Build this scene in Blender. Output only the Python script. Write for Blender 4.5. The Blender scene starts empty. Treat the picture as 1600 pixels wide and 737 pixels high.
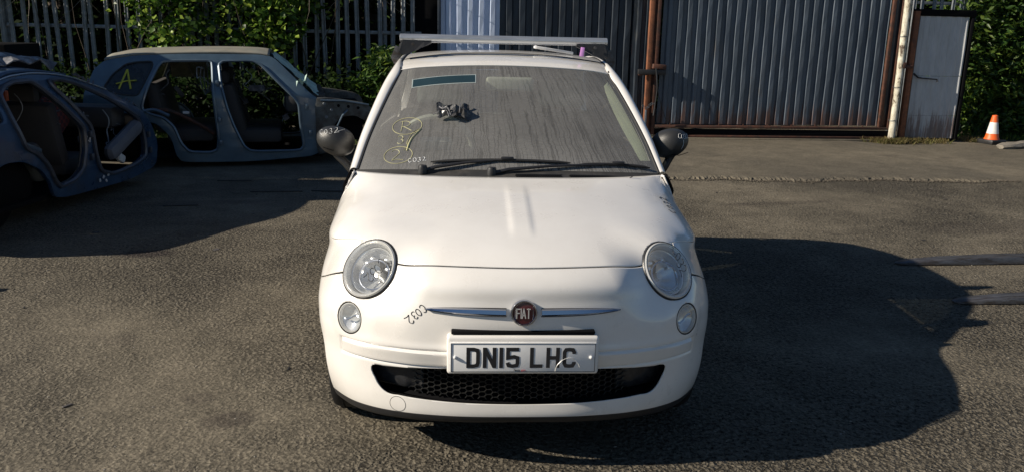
import bpy, bmesh, math, random
import numpy as np
from mathutils import Vector, Matrix, geometry
from mathutils.bvhtree import BVHTree
from math import sin, cos, pi, radians, sqrt, atan2
rnd = random.Random(7); nr = np.random.RandomState(7)
scene = bpy.context.scene
col = scene.collection

# ------------------------------------------------------------------ camera
F_PX, YAW, PITCH, ROLL = 1315.54, 0.0603075, 0.2429328, 0.0231794
CAM = Vector((-0.2197, -2.8094, 1.6279))
fw = Vector((sin(YAW)*cos(PITCH), cos(YAW)*cos(PITCH), -sin(PITCH)))
rt = Vector((cos(YAW), -sin(YAW), 0)); up = rt.cross(fw)
r_ = rt*cos(ROLL)+up*sin(ROLL); u_ = -rt*sin(ROLL)+up*cos(ROLL)
cd = bpy.data.cameras.new('camera'); cam = bpy.data.objects.new('camera', cd); col.objects.link(cam)
cd.sensor_width = 36; cd.lens = F_PX/1600*36; cd.clip_start = .05; cd.clip_end = 500
M = Matrix((r_, u_, -fw)).transposed().to_4x4(); M.translation = CAM; cam.matrix_world = M
scene.camera = cam
# ------------------------------------------------------------------ light
SUN = Vector((-1.775, -.31, 1)).normalized()
elev = math.asin(SUN.z); azi = atan2(SUN.x, SUN.y)
w = bpy.data.worlds.new('World'); scene.world = w; w.use_nodes = True
nt = w.node_tree; bg = nt.nodes['Background']
sky = nt.nodes.new('ShaderNodeTexSky'); sky.sky_type = 'NISHITA'; sky.sun_disc = False
sky.sun_elevation = elev; sky.sun_rotation = azi % (2*pi); sky.air_density = 1.0; sky.dust_density = .1; sky.ozone_density = 4.0
nt.links.new(sky.outputs[0], bg.inputs[0]); bg.inputs[1].default_value = 0.052
sl = bpy.data.lights.new('sun', 'SUN'); sl.energy = 5.0; sl.angle = radians(.53); sl.color = (1, .90, .75)
so = bpy.data.objects.new('sun', sl); col.objects.link(so); so.rotation_euler = SUN.to_track_quat('Z', 'Y').to_euler(); so.location = (-20, -4, 12)
scene.view_settings.view_transform = 'Standard'; scene.view_settings.look = 'None'
scene.view_settings.exposure = 0.36; scene.view_settings.gamma = 1
scene.render.engine = 'CYCLES'
scene.cycles.max_bounces = 8; scene.cycles.transparent_max_bounces = 24

# ------------------------------------------------------------------ helpers
def meta(o, label=None, cat=None, group=None, kind=None):
    if label: o['label'] = label
    if cat: o['category'] = cat
    if group: o['group'] = group
    if kind: o['kind'] = kind
    return o
def root(name, loc, label, cat, group=None, rz=0):
    o = bpy.data.objects.new(name, None); col.objects.link(o); o.location = loc; o.rotation_euler = (0, 0, rz)
    o.empty_display_size = .2
    return meta(o, label, cat, group)
def fin(name, bm, mat, parent=None, smooth=True, label=None, keep=False):
    me = bpy.data.meshes.new(name)
    bm.normal_update(); bm.to_mesh(me)
    if not keep: bm.free()
    return link(name, me, mat, parent, smooth, label)
def link(name, me, mat, parent=None, smooth=True, label=None):
    mats = mat if isinstance(mat, (list, tuple)) else [mat]
    for m in mats: me.materials.append(m)
    if smooth:
        me.polygons.foreach_set('use_smooth', [True]*len(me.polygons))
        try: me.set_sharp_from_angle(angle=radians(38))
        except Exception: pass
    o = bpy.data.objects.new(name, me); col.objects.link(o)
    if parent is not None:
        o.parent = parent
        o.matrix_parent_inverse = parent_world(parent).inverted()
    if label: o['label'] = label
    return o
def parent_world(p):
    m = Matrix.LocRotScale(p.location, p.rotation_euler, p.scale)
    if p.parent: m = parent_world(p.parent) @ p.matrix_parent_inverse @ m
    return m
def box(bm, c, s, rot=None, bev=0, seg=2):
    g = bmesh.ops.create_cube(bm, size=1)
    vs = g['verts']; m = Matrix.Diagonal((*s, 1))
    if rot is not None: m = rot.to_4x4() @ m
    m = Matrix.Translation(c) @ m
    bmesh.ops.transform(bm, matrix=m, verts=vs)
    if bev:
        es = list({e for v in vs for e in v.link_edges})
        bmesh.ops.bevel(bm, geom=es, offset=bev, segments=seg, profile=.5, affect='EDGES')
def obox(name, c, s, mat, parent=None, rot=None, bev=.004, label=None, seg=2):
    bm = bmesh.new(); box(bm, c, s, rot, bev, seg); return fin(name, bm, mat, parent, True, label)
def ringfaces(bm, a, b, closed=True):
    n = len(a)
    for i in range(n if closed else n-1):
        j = (i+1) % n
        try: bm.faces.new((a[i], a[j], b[j], b[i]))
        except ValueError: pass
def tube(bm, pts, r, n=6, caps=True, closed=False, flat=None):
    pts = [Vector(p) for p in pts]; N = len(pts); rings = []
    rr = r if isinstance(r, (list, tuple)) else [r]*N
    prev = None
    for i, p in enumerate(pts):
        if closed: t = pts[(i+1) % N]-pts[i-1]
        else: t = pts[min(i+1, N-1)]-pts[max(i-1, 0)]
        if t.length < 1e-9: t = Vector((0, 0, 1))
        t.normalize()
        if prev is None:
            a = Vector((0, 0, 1)) if abs(t.z) < .9 else Vector((1, 0, 0))
            x = t.cross(a).normalized()
        else:
            x = (prev - t*prev.dot(t))
            x = x.normalized() if x.length > 1e-6 else t.orthogonal().normalized()
        prev = x; y = t.cross(x)
        rings.append([bm.verts.new(p + (x*cos(2*pi*k/n) + y*sin(2*pi*k/n)*(flat or 1))*rr[i]) for k in range(n)])
    for i in range(N-1): ringfaces(bm, rings[i], rings[i+1])
    if closed: ringfaces(bm, rings[-1], rings[0])
    elif caps and n > 2:
        bm.faces.new(rings[0][::-1]); bm.faces.new(rings[-1])
def lathe(bm, prof, n, mat4, cap0=False, cap1=False):
    rings = []
    for (r, h) in prof:
        rings.append([bm.verts.new(mat4 @ Vector((r*cos(2*pi*k/n), r*sin(2*pi*k/n), h))) for k in range(n)])
    for a, b in zip(rings, rings[1:]): ringfaces(bm, a, b)
    if cap0: bm.faces.new(rings[0][::-1])
    if cap1: bm.faces.new(rings[-1])
def frame_to(n, up=Vector((0, 0, 1))):
    n = Vector(n).normalized(); x = up.cross(n).normalized(); y = n.cross(x)
    return Matrix((x, y, n)).transposed()
def cr(p0, p1, p2, p3, t):
    return .5*((2*p1)+(-p0+p2)*t+(2*p0-5*p1+4*p2-p3)*t*t+(-p0+3*p1-3*p2+p3)*t**3)
def crs(P, sub):
    P = np.asarray(P, float); n = len(P)
    Q = np.concatenate([[2*P[0]-P[1]], P, [2*P[-1]-P[-2]]])
    subs = sub if hasattr(sub, '__len__') else [sub]*(n-1)
    out = []; par = []
    for i in range(n-1):
        for k in range(subs[i]):
            t = k/subs[i]; out.append(cr(Q[i], Q[i+1], Q[i+2], Q[i+3], t)); par.append(i+t)
    out.append(P[-1]); par.append(n-1)
    return np.array(out), np.array(par)
def curve(P, sub=8): return [Vector(p) for p in crs(P, sub)[0]]
def grid_surface(G, subr, subc):
    G = np.asarray(G, float)
    A, pr = crs(G, subr); B = []
    for row in A:
        b, pc = crs(row, subc); B.append(b)
    return np.array(B), pr, pc
def grid_bm(B, uvl=False):
    bm = bmesh.new(); R, C = B.shape[:2]
    V = [[bm.verts.new(B[i, j]) for j in range(C)] for i in range(R)]
    uv = bm.loops.layers.uv.new('uv') if uvl else None
    for i in range(R-1):
        for j in range(C-1):
            f = bm.faces.new((V[i][j], V[i][j+1], V[i+1][j+1], V[i+1][j]))
            if uv:
                for l, (a, b) in zip(f.loops, ((i, j), (i, j+1), (i+1, j+1), (i+1, j))): l[uv].uv = (b/(C-1), a/(R-1))
    bm.normal_update(); return bm
def sym(G): return [[(-p[0], p[1], p[2]) for p in r[1:]][::-1]+list(r) for r in G]
def mirror_grid(B):
    L = B[:, 1:][:, ::-1].copy(); L[..., 0] *= -1
    return np.concatenate([L, B], axis=1)

# ------------------------------------------------------------------ materials
def newmat(name):
    m = bpy.data.materials.new(name); m.use_nodes = True
    return m, m.node_tree, m.node_tree.nodes['Principled BSDF']
def N(nt, t, **k):
    n = nt.nodes.new(t)
    for a, b in k.items(): setattr(n, a, b)
    return n
def noise(nt, scale, detail=4, rough=.6, vec=None, dist=0):
    n = N(nt, 'ShaderNodeTexNoise'); n.inputs['Scale'].default_value = scale; n.inputs['Detail'].default_value = detail
    n.inputs['Roughness'].default_value = rough; n.inputs['Distortion'].default_value = dist
    if vec is not None: nt.links.new(vec, n.inputs['Vector'])
    return n
def ramp(nt, src, stops):
    r = N(nt, 'ShaderNodeValToRGB'); e = r.color_ramp.elements
    while len(e) > 1: e.remove(e[-1])
    e[0].position = stops[0][0]; e[0].color = (*stops[0][1], 1)
    for p, c in stops[1:]:
        x = e.new(p); x.color = (*c, 1)
    nt.links.new(src, r.inputs[0]); return r
def g(v): return (v, v, v)
def objco(nt, scale=None):
    t = N(nt, 'ShaderNodeTexCoord')
    if scale is None: return t.outputs['Object']
    m = N(nt, 'ShaderNodeMapping'); m.inputs['Scale'].default_value = scale
    nt.links.new(t.outputs['Object'], m.inputs['Vector']); return m.outputs[0]
def mixc(nt, fac, a, b, mode='MIX'):
    m = N(nt, 'ShaderNodeMix', data_type='RGBA', blend_type=mode)
    for s, v in ((m.inputs['Factor'], fac), (m.inputs['A'], a), (m.inputs['B'], b)):
        if hasattr(v, 'links'): nt.links.new(v, s)
        elif isinstance(v, tuple): s.default_value = (*v, 1)
        else: s.default_value = v
    return m.outputs['Result']
def bump(nt, bs, h, strength=.3, dist=.01, normal=None):
    b = N(nt, 'ShaderNodeBump'); b.inputs['Strength'].default_value = strength; b.inputs['Distance'].default_value = dist
    nt.links.new(h, b.inputs['Height'])
    if normal is not None: nt.links.new(normal, b.inputs['Normal'])
    if bs is not None: nt.links.new(b.outputs[0], bs.inputs['Normal'])
    return b.outputs[0]
def simple(name, c, rough=.5, metal=0, spec=.5, var=.15, vs=6, bmp=0, bs_=80, coat=0, c2=None, thr=(.45, .65), scale=None, sheen=0):
    m, nt, bs = newmat(name)
    co = objco(nt, scale)
    n = noise(nt, vs, 5, .65, co)
    a = tuple(x*(1-var) for x in c); b = tuple(min(1, x*(1+var)) for x in c)
    r = ramp(nt, n.outputs[0], [(.3, a), (.7, b)]); out = r.outputs[0]
    if c2:
        n2 = noise(nt, vs*.6+1.3, 8, .7, co)
        r2 = ramp(nt, n2.outputs[0], [(thr[0], g(0)), (thr[1], g(1))])
        out = mixc(nt, r2.outputs[0], out, c2)
    nt.links.new(out, bs.inputs['Base Color'])
    rr = ramp(nt, n.outputs[0], [(.3, g(max(.02, rough-.08))), (.7, g(min(1, rough+.08)))])
    nt.links.new(rr.outputs[0], bs.inputs['Roughness'])
    bs.inputs['Metallic'].default_value = metal; bs.inputs['Specular IOR Level'].default_value = spec
    if coat: bs.inputs['Coat Weight'].default_value = coat; bs.inputs['Coat Roughness'].default_value = .06
    if bmp:
        nb = noise(nt, bs_, 4, .6, co); bump(nt, bs, nb.outputs[0], bmp, .004)
    return m
# ground
def ground_mat(name, base=1.0, coarse=True):
    m, nt, bs = newmat(name); co = N(nt, 'ShaderNodeTexCoord').outputs['Object']
    big = noise(nt, .55, 6, .62, co, .4); mid = noise(nt, 4, 6, .7, co, .3); fine = noise(nt, 55, 3, .7, co)
    c1 = ramp(nt, big.outputs[0], [(.34, tuple(x*base for x in (.108, .095, .074))), (.52, tuple(x*base for x in (.140, .122, .092))), (.68, tuple(x*base for x in (.188, .162, .120)))])
    c2 = ramp(nt, mid.outputs[0], [(.3, g(.72)), (.55, g(1)), (.75, g(1.2))])
    c = mixc(nt, 1.0, c1.outputs[0], c2.outputs[0], 'MULTIPLY')
    vor = N(nt, 'ShaderNodeTexVoronoi'); vor.inputs['Scale'].default_value = 85; nt.links.new(co, vor.inputs['Vector'])
    vr = ramp(nt, vor.outputs['Color'], [(0, g(.62)), (.5, g(1)), (.93, g(1.25)), (1, g(2.2))])
    c = mixc(nt, .75, c, vr.outputs[0], 'MULTIPLY')
    fr = ramp(nt, fine.outputs[0], [(.35, g(.55)), (.5, g(1.0)), (.7, g(1.3))])
    c = mixc(nt, .55, c, fr.outputs[0], 'MULTIPLY')
    # pale chips
    v2 = N(nt, 'ShaderNodeTexVoronoi'); v2.inputs['Scale'].default_value = 20; nt.links.new(co, v2.inputs['Vector'])
    chip = ramp(nt, v2.outputs['Distance'], [(0, g(1)), (.075, g(1)), (.10, g(0))])
    sel = ramp(nt, v2.outputs['Color'], [(.8, g(0)), (.84, g(1))])
    cf = mixc(nt, 1.0, chip.outputs[0], sel.outputs[0], 'MULTIPLY')
    c = mixc(nt, cf, c, (.30, .28, .24))
    # oil stains
    st = noise(nt, 1.15, 3, .5, co, .2); so_ = ramp(nt, st.outputs[0], [(.66, g(0)), (.74, g(.55))])
    c = mixc(nt, so_.outputs[0], c, (.035, .028, .026))
    # particular oil and tyre stains
    if coarse:
        for (sx_, sy_, ax_, ay_, an, st_) in ((-2.44, 3.16, .24, .13, .1, .75), (-1.16, .53, .14, .10, .3, .45), (-1.35, .75, .10, .07, 0, .3), (-2.0, 3.9, .18, .08, 0, .25), (.3, -.1, .5, .2, 0, .15), (3.6, .9, .35, .2, .3, .3), (-2.7, 4.9, .9, .15, .2, .3), (4.4, 4.2, .9, .3, .1, .25), (2.9, 5.2, .8, .1, .2, .3)):
            mp = N(nt, 'ShaderNodeMapping'); mp.vector_type = 'TEXTURE'; mp.inputs['Location'].default_value = (sx_, sy_, 0); mp.inputs['Rotation'].default_value = (0, 0, an); mp.inputs['Scale'].default_value = (ax_, ay_, 1)
            nt.links.new(mixc(nt, .06, co, noise(nt, 6, 4, .7, co).outputs['Color'], 'ADD'), mp.inputs['Vector'])
            ln = N(nt, 'ShaderNodeVectorMath', operation='LENGTH'); nt.links.new(mp.outputs[0], ln.inputs[0])
            c = mixc(nt, ramp(nt, ln.outputs['Value'], [(.55, g(st_)), (1.0, g(0))]).outputs[0], c, (.030, .022, .022))
    nt.links.new(c, bs.inputs['Base Color'])
    bs.inputs['Roughness'].default_value = .88; bs.inputs['Specular IOR Level'].default_value = .25
    if coarse:
        # open textured surface of the near asphalt: pits between stones
        v3 = N(nt, 'ShaderNodeTexVoronoi', feature='SMOOTH_F1'); v3.inputs['Scale'].default_value = 60; v3.inputs['Smoothness'].default_value = .3
        wv = noise(nt, 18, 3, .6, co); wm = mixc(nt, .035, co, wv.outputs['Color'])
        nt.links.new(wm, v3.inputs['Vector'])
        pit = noise(nt, 42, 5, .78, co, .12); pr = ramp(nt, pit.outputs[0], [(.36, g(0)), (.48, g(1))])
        pc = ramp(nt, noise(nt, 42, 5, .78, co, .12).outputs[0], [(.395, g(.05)), (.46, g(1))]); sm = ramp(nt, noise(nt, .5, 2, .5, co).outputs[0], [(.40, g(1.0)), (.62, g(.3))])
        nt.links.new(mixc(nt, sm.outputs[0], c, mixc(nt, 1.0, c, pc.outputs[0], 'MULTIPLY')), bs.inputs['Base Color'])
        wear = ramp(nt, big.outputs[0], [(.40, g(1)), (.62, g(.35))])
        h = mixc(nt, .5, v3.outputs['Distance'], pr.outputs[0])
        b = N(nt, 'ShaderNodeBump'); b.inputs['Distance'].default_value = .032; nt.links.new(h, b.inputs['Height'])
        nt.links.new(wear.outputs[0], b.inputs['Strength'])
        bump(nt, bs, mid.outputs[0], .25, .02, b.outputs[0])
    else:
        bump(nt, bs, fine.outputs[0], .5, .006)
    return m
M_ground = ground_mat('asphalt'); M_apron = ground_mat('concrete_apron', .95, False)
def paint_mat():
    m, nt, bs = newmat('cream_white_paint'); co = objco(nt)
    n1 = noise(nt, 5, 7, .7, co); n2 = noise(nt, 70, 4, .7, co)
    c = ramp(nt, n1.outputs[0], [(.3, (.785, .755, .715)), (.62, (.825, .80, .765))])
    sp = ramp(nt, n2.outputs[0], [(.70, g(1)), (.80, (.86, .82, .76))])
    cc = mixc(nt, 1.0, c.outputs[0], sp.outputs[0], 'MULTIPLY')
    # road dirt collecting low down
    sx = N(nt, 'ShaderNodeSeparateXYZ'); nt.links.new(co, sx.inputs[0])
    mr = N(nt, 'ShaderNodeMapRange'); mr.inputs[1].default_value = .34; mr.inputs[2].default_value = .12; mr.inputs[3].default_value = 0; mr.inputs[4].default_value = .5
    nt.links.new(sx.outputs[2], mr.inputs[0])
    n3 = noise(nt, 9, 6, .7, co); d = N(nt, 'ShaderNodeMath', operation='MULTIPLY'); nt.links.new(mr.outputs[0], d.inputs[0]); nt.links.new(n3.outputs[0], d.inputs[1])
    cc = mixc(nt, d.outputs[0], cc, (.30, .26, .21))
    nt.links.new(cc, bs.inputs['Base Color'])
    rr = ramp(nt, n1.outputs[0], [(.3, g(.24)), (.7, g(.36))]); nt.links.new(rr.outputs[0], bs.inputs['Roughness'])
    bs.inputs['Coat Weight'].default_value = .8; bs.inputs['Coat Roughness'].default_value = .07
    bump(nt, bs, n1.outputs[0], .02, .002)
    return m
M_paint = paint_mat()
M_black = simple('black_plastic', (.022, .022, .024), .45, var=.3, bmp=.15, bs_=300)
M_blackr = simple('black_rubber', (.016, .016, .017), .7, var=.3, bmp=.2, bs_=200)
M_gap = simple('flat_black', (.006, .006, .007), .9, spec=.1)
M_gloss = simple('gloss_black', (.024, .025, .028), .22, var=.3, vs=8, c2=(.08, .075, .07), thr=(.5, .75))
M_mirror_pl = simple('grained_grey_plastic', (.029, .029, .029), .42, var=.15, bmp=.25, bs_=500)
M_chrome = simple('chrome', (.50, .52, .58), .10, metal=1, var=.05)
M_silver = simple('lamp_reflector', (.86, .87, .88), .20, metal=.55, var=.06)
M_ring = simple('grey_metal_ring', (.74, .73, .70), .25, metal=.35, var=.1)
M_alu = simple('satin_aluminium', (.58, .60, .62), .38, metal=.75, var=.12, scale=(1, 8, 8))
M_plate = simple('white_plate', (.80, .80, .80), .35, var=.05, vs=14, c2=(.5, .5, .48), thr=(.62, .9))
M_ink = simple('black_ink', (.012, .012, .014), .5)
M_platink = simple('plate_letter_black', (.020, .021, .025), .35)
M_red = simple('maroon_enamel', (.085, .016, .022), .3, coat=.4, c2=(.12, .07, .07), thr=(.5, .9))
M_redink = simple('red_ink', (.5, .03, .04), .5)
M_whitepen = simple('white_pen', (.75, .76, .76), .6)
M_yelpen = simple('yellow_pen', (.46, .44, .25), .6)
M_yelspray = simple('yellow_spray', (.55, .52, .06), .7, var=.35, vs=40)
M_cowlm = simple('black_cowl', (.035, .034, .033), .55, bmp=.2, c2=(.10, .09, .08), thr=(.5, .8))
M_dash = simple('dark_dashboard', (.035, .035, .037), .6)
M_seat = simple('dark_seat_cloth', (.045, .042, .042), .9)
M_ivory = simple('ivory_trim', (.82, .86, .60), .5, var=.05)
M_cream = simple('pale_trim', (.50, .52, .44), .45)
M_teal = simple('teal_opaque', (.020, .042, .052), .25, var=.1, spec=.5)
M_tealedge = simple('pale_tape', (.36, .42, .42), .5)
M_steel = simple('fork_steel', (.12, .12, .13), .42, metal=.55, var=.3, vs=9, c2=(.07, .06, .055), thr=(.45, .6), scale=(1, 5, 5))
M_rust = simple('rusty_red_steel', (.090, .036, .022), .8, var=.4, vs=14, bmp=.5, bs_=60, c2=(.045, .028, .022), thr=(.48, .62))
M_rust2 = simple('orange_rust', (.21, .078, .036), .8, var=.35, vs=11, bmp=.4, bs_=60, c2=(.12, .05, .03), thr=(.5, .65))
M_sheet = simple('grey_blue_sheet', (.092, .115, .145), .42, metal=.1, var=.25, vs=3, c2=(.11, .10, .09), thr=(.58, .8), scale=(3, 3, .6))
M_sheet2 = simple('dark_sheet', (.030, .040, .055), .42, metal=.3, var=.3, vs=3, c2=(.09, .085, .075), thr=(.55, .8), scale=(3, 3, .6))
M_sheetl = simple('light_blue_sheet', (.55, .64, .82), .45, metal=.2, var=.12, vs=3, scale=(3, 3, .6))
M_doorw = simple('pale_grey_sheet', (.48, .49, .50), .5, var=.12, vs=4, c2=(.22, .20, .18), thr=(.6, .85), scale=(3, 3, .8))
M_galv = simple('galvanised_steel', (.19, .21, .23), .5, metal=.45, var=.3, vs=7, c2=(.10, .10, .09), thr=(.5, .75))
M_bark = simple('bark', (.06, .045, .032), .9, var=.4, vs=20, bmp=.8, bs_=40)
M_twig = simple('dry_twig', (.22, .18, .14), .8, var=.3)
def leafmat(name, a, b, c, ro=.42, sp=.4):
    m, nt, bs = newmat(name)
    gm = N(nt, 'ShaderNodeNewGeometry'); co = objco(nt)
    n = noise(nt, 2.2, 3, .6, co)
    r1 = ramp(nt, gm.outputs['Random Per Island'], [(0, a), (.70, b), (.86, c)])
    r2 = ramp(nt, n.outputs[0], [(.35, g(.6)), (.65, g(1.25))])
    cc = mixc(nt, 1.0, r1.outputs[0], r2.outputs[0], 'MULTIPLY')
    nt.links.new(cc, bs.inputs['Base Color']); bs.inputs['Roughness'].default_value = ro; bs.inputs['Specular IOR Level'].default_value = sp
    tr = N(nt, 'ShaderNodeBsdfTranslucent'); nt.links.new(cc, tr.inputs[0])
    mx = N(nt, 'ShaderNodeMixShader'); mx.inputs[0].default_value = .42
    out = nt.nodes['Material Output']; nt.links.new(bs.outputs[0], mx.inputs[1]); nt.links.new(tr.outputs[0], mx.inputs[2]); nt.links.new(mx.outputs[0], out.inputs[0])
    return m
M_ivy = leafmat('ivy_leaf', (.035, .085, .012), (.11, .21, .028), (.34, .46, .07))
M_conif = leafmat('conifer_leaf', (.035, .080, .018), (.07, .14, .024), (.15, .22, .035))
M_tree = leafmat('tree_leaf', (.010, .022, .008), (.018, .036, .010), (.035, .065, .014), .75, .1)
M_dry = leafmat('dry_weed', (.20, .16, .07), (.30, .24, .11), (.16, .18, .05))
def pole_mat():
    m, nt, bs = newmat('peeling_white_paint'); co = objco(nt, (1, 1, .45))
    n = noise(nt, 16, 8, .75, co, .5); n2 = noise(nt, 4, 4, .6, co)
    r = ramp(nt, n.outputs[0], [(.40, (.10, .07, .05)), (.46, (.50, .46, .36)), (.62, (.70, .68, .58))])
    r2 = ramp(nt, n2.outputs[0], [(.3, g(.8)), (.7, g(1.05))])
    c = mixc(nt, 1.0, r.outputs[0], r2.outputs[0], 'MULTIPLY'); nt.links.new(c, bs.inputs['Base Color']); bs.inputs['Roughness'].default_value = .75
    bump(nt, bs, n.outputs[0], .5, .006); return m
M_pole = pole_mat()
def glass(name, tint, ior_rough=.02, alpha=.0, dust=(.3, .28, .25), dustf=0., streak=False):
    m, nt, bs = newmat(name); out = nt.nodes['Material Output']
    tr = N(nt, 'ShaderNodeBsdfTransparent'); tr.inputs[0].default_value = (*tint, 1)
    gl = N(nt, 'ShaderNodeBsdfGlossy'); gl.inputs['Roughness'].default_value = ior_rough
    fr = N(nt, 'ShaderNodeFresnel'); ge = N(nt, 'ShaderNodeNewGeometry'); mi = N(nt, 'ShaderNodeMapRange')   # thin sheet: same reflectance from both sides
    mi.inputs[3].default_value = 1.5; mi.inputs[4].default_value = 1/1.5; nt.links.new(ge.outputs['Backfacing'], mi.inputs[0]); nt.links.new(mi.outputs[0], fr.inputs[0])
    m1 = N(nt, 'ShaderNodeMixShader'); nt.links.new(fr.outputs[0], m1.inputs[0]); nt.links.new(tr.outputs[0], m1.inputs[1]); nt.links.new(gl.outputs[0], m1.inputs[2])
    last = m1.outputs[0]
    if dustf:
        df = N(nt, 'ShaderNodeBsdfDiffuse'); df.inputs[0].default_value = (*dust, 1)
        m2 = N(nt, 'ShaderNodeMixShader'); nt.links.new(last, m2.inputs[1]); nt.links.new(df.outputs[0], m2.inputs[2])
        if streak:
            tc = N(nt, 'ShaderNodeTexCoord')
            mp = N(nt, 'ShaderNodeMapping'); mp.inputs['Scale'].default_value = (1, 1, 1); nt.links.new(tc.outputs['UV'], mp.inputs[0])
            wob = noise(nt, 11, 4, .65, mp.outputs[0]); 
            sx = N(nt, 'ShaderNodeSeparateXYZ'); nt.links.new(mp.outputs[0], sx.inputs[0])
            def mth(op, a, b):
                k = N(nt, 'ShaderNodeMath', operation=op)
                for s, v in zip(k.inputs, (a, b)):
                    if hasattr(v, 'links'): nt.links.new(v, s)
                    else: s.default_value = v
                return k.outputs[0]
            x = mth('ADD', mth('MULTIPLY', sx.outputs[0], 1), mth('MULTIPLY', wob.outputs[0], .016))
            # runnels lean outward towards the right pillar
            x = mth('ADD', x, mth('MULTIPLY', mth('MULTIPLY', mth('SUBTRACT', 1, sx.outputs[1]), mth('SUBTRACT', sx.outputs[0], .35)), -.16))
            cx = N(nt, 'ShaderNodeCombineXYZ'); nt.links.new(mth('MULTIPLY', x, 120), cx.inputs[0]); nt.links.new(mth('MULTIPLY', sx.outputs[1], 1.0), cx.inputs[1])
            ns = noise(nt, 1.0, 3, .55, cx.outputs[0])
            d = mth('ABSOLUTE', mth('SUBTRACT', ns.outputs[0], .5), 0)
            st = ramp(nt, d, [(.0, g(.50)), (.012, g(.64)), (.045, g(1))])
            n2 = noise(nt, 2.6, 5, .6, mp.outputs[0]); b2 = ramp(nt, n2.outputs[0], [(.3, g(.78)), (.7, g(1.15))])
            n3 = noise(nt, 90, 3, .6, mp.outputs[0]); b3 = ramp(nt, n3.outputs[0], [(.3, g(.85)), (.72, g(1.1)), (.8, g(1.5))])
            lo = ramp(nt, sx.outputs[1], [(0, g(1.25)), (.25, g(1)), (1, g(.95))])  # lower glass paler: a sky reflection put into the dust amount
            leftf = ramp(nt, sx.outputs[0], [(.05, g(.15)), (.35, g(.7)), (.5, g(1))])  # streaks faded leftwards to go with that painted reflection
            st2 = mixc(nt, leftf.outputs[0], g(1), st.outputs[0])
            f = mixc(nt, 1.0, st2, b2.outputs[0], 'MULTIPLY'); f = mixc(nt, 1.0, f, b3.outputs[0], 'MULTIPLY'); f = mixc(nt, 1.0, f, lo.outputs[0], 'MULTIPLY')
            ff = mth('MULTIPLY', f, dustf); ff = mth('ADD', ff, .04)
            nt.links.new(ff, m2.inputs[0])
        else:
            n = noise(nt, 8, 5, .6, objco(nt)); r = ramp(nt, n.outputs[0], [(.35, g(dustf*.6)), (.7, g(min(1, dustf*1.4)))]); nt.links.new(r.outputs[0], m2.inputs[0])
        last = m2.outputs[0]
    nt.links.new(last, out.inputs[0]); nt.nodes.remove(bs); return m
M_ws = glass('dusty_windscreen', (.80, .83, .80), .05, dust=(.34, .335, .325), dustf=.40, streak=True)
M_gl = glass('dusty_side_glass', (.13, .15, .15), .03, dust=(.25, .23, .2), dustf=.2)
M_lens = glass('clear_lens', (.95, .96, .96), .02, dust=(.75, .75, .74), dustf=.13)
M_greengl = glass('shattered_green_glass', (.45, .62, .56), .3, dust=(.50, .66, .60), dustf=.75)
M_smoke = glass('smoked_quarter_glass', (.10, .12, .15), .05, dust=(.10, .13, .17), dustf=.35)
M_yelgl = glass('yellowed_rear_glass', (.55, .52, .38), .1, dust=(.30, .28, .20), dustf=.6)
M_estate = simple('grey_blue_car_paint', (.085, .135, .18), .38, metal=.2, var=.15, coat=.35, c2=(.10, .105, .10), thr=(.55, .8))
M_estroof = simple('dusty_roof_paint', (.21, .21, .18), .6, var=.2, c2=(.27, .24, .19), thr=(.4, .7))
M_frame = simple('grey_blue_door_frame', (.09, .13, .17), .35, metal=.3, var=.2, coat=.3)
M_saloon = simple('dark_blue_car_paint', (.028, .062, .125), .32, metal=.2, var=.25, coat=.4, c2=(.05, .05, .055), thr=(.5, .75))
M_salfr = simple('dark_blue_grey_frame', (.065, .075, .10), .4, metal=.3, var=.3, c2=(.11, .10, .095), thr=(.52, .66))
M_strut = simple('grey_inner_wing', (.10, .105, .10), .55, metal=.3, var=.35, vs=9, c2=(.05, .04, .035), thr=(.45, .6))
M_torn = simple('torn_roof_lining', (.30, .30, .31), .7, var=.3, c2=(.08, .08, .09), thr=(.4, .55))
M_bolster = simple('grey_airbag', (.10, .105, .125), .7, var=.2)
M_paper = simple('pale_scrap', (.50, .50, .50), .7)
M_orange = simple('orange_plastic', (.75, .12, .02), .45, var=.12, c2=(.50, .10, .03), thr=(.55, .8))
M_conew = simple('white_reflective', (.72, .70, .68), .5)
M_pink = simple('pink_tag', (.75, .35, .80), .5)
M_stone = simple('grey_stone', (.20, .18, .15), .9, var=.3, vs=12, bmp=.6, bs_=40)
M_rubble = simple('crumbled_concrete', (.085, .072, .055), .95, var=.4, vs=20, bmp=.6, bs_=50)
def checked():
    m, nt, bs = newmat('red_checked_cloth'); co = objco(nt)
    ck = N(nt, 'ShaderNodeTexChecker'); ck.inputs['Scale'].default_value = 28; nt.links.new(co, ck.inputs[0]); ck.inputs[1].default_value = (.16, .035, .03, 1); ck.inputs[2].default_value = (.05, .02, .025, 1)
    nt.links.new(ck.outputs[0], bs.inputs['Base Color']); bs.inputs['Roughness'].default_value = .9; return m
M_check = checked()

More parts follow.
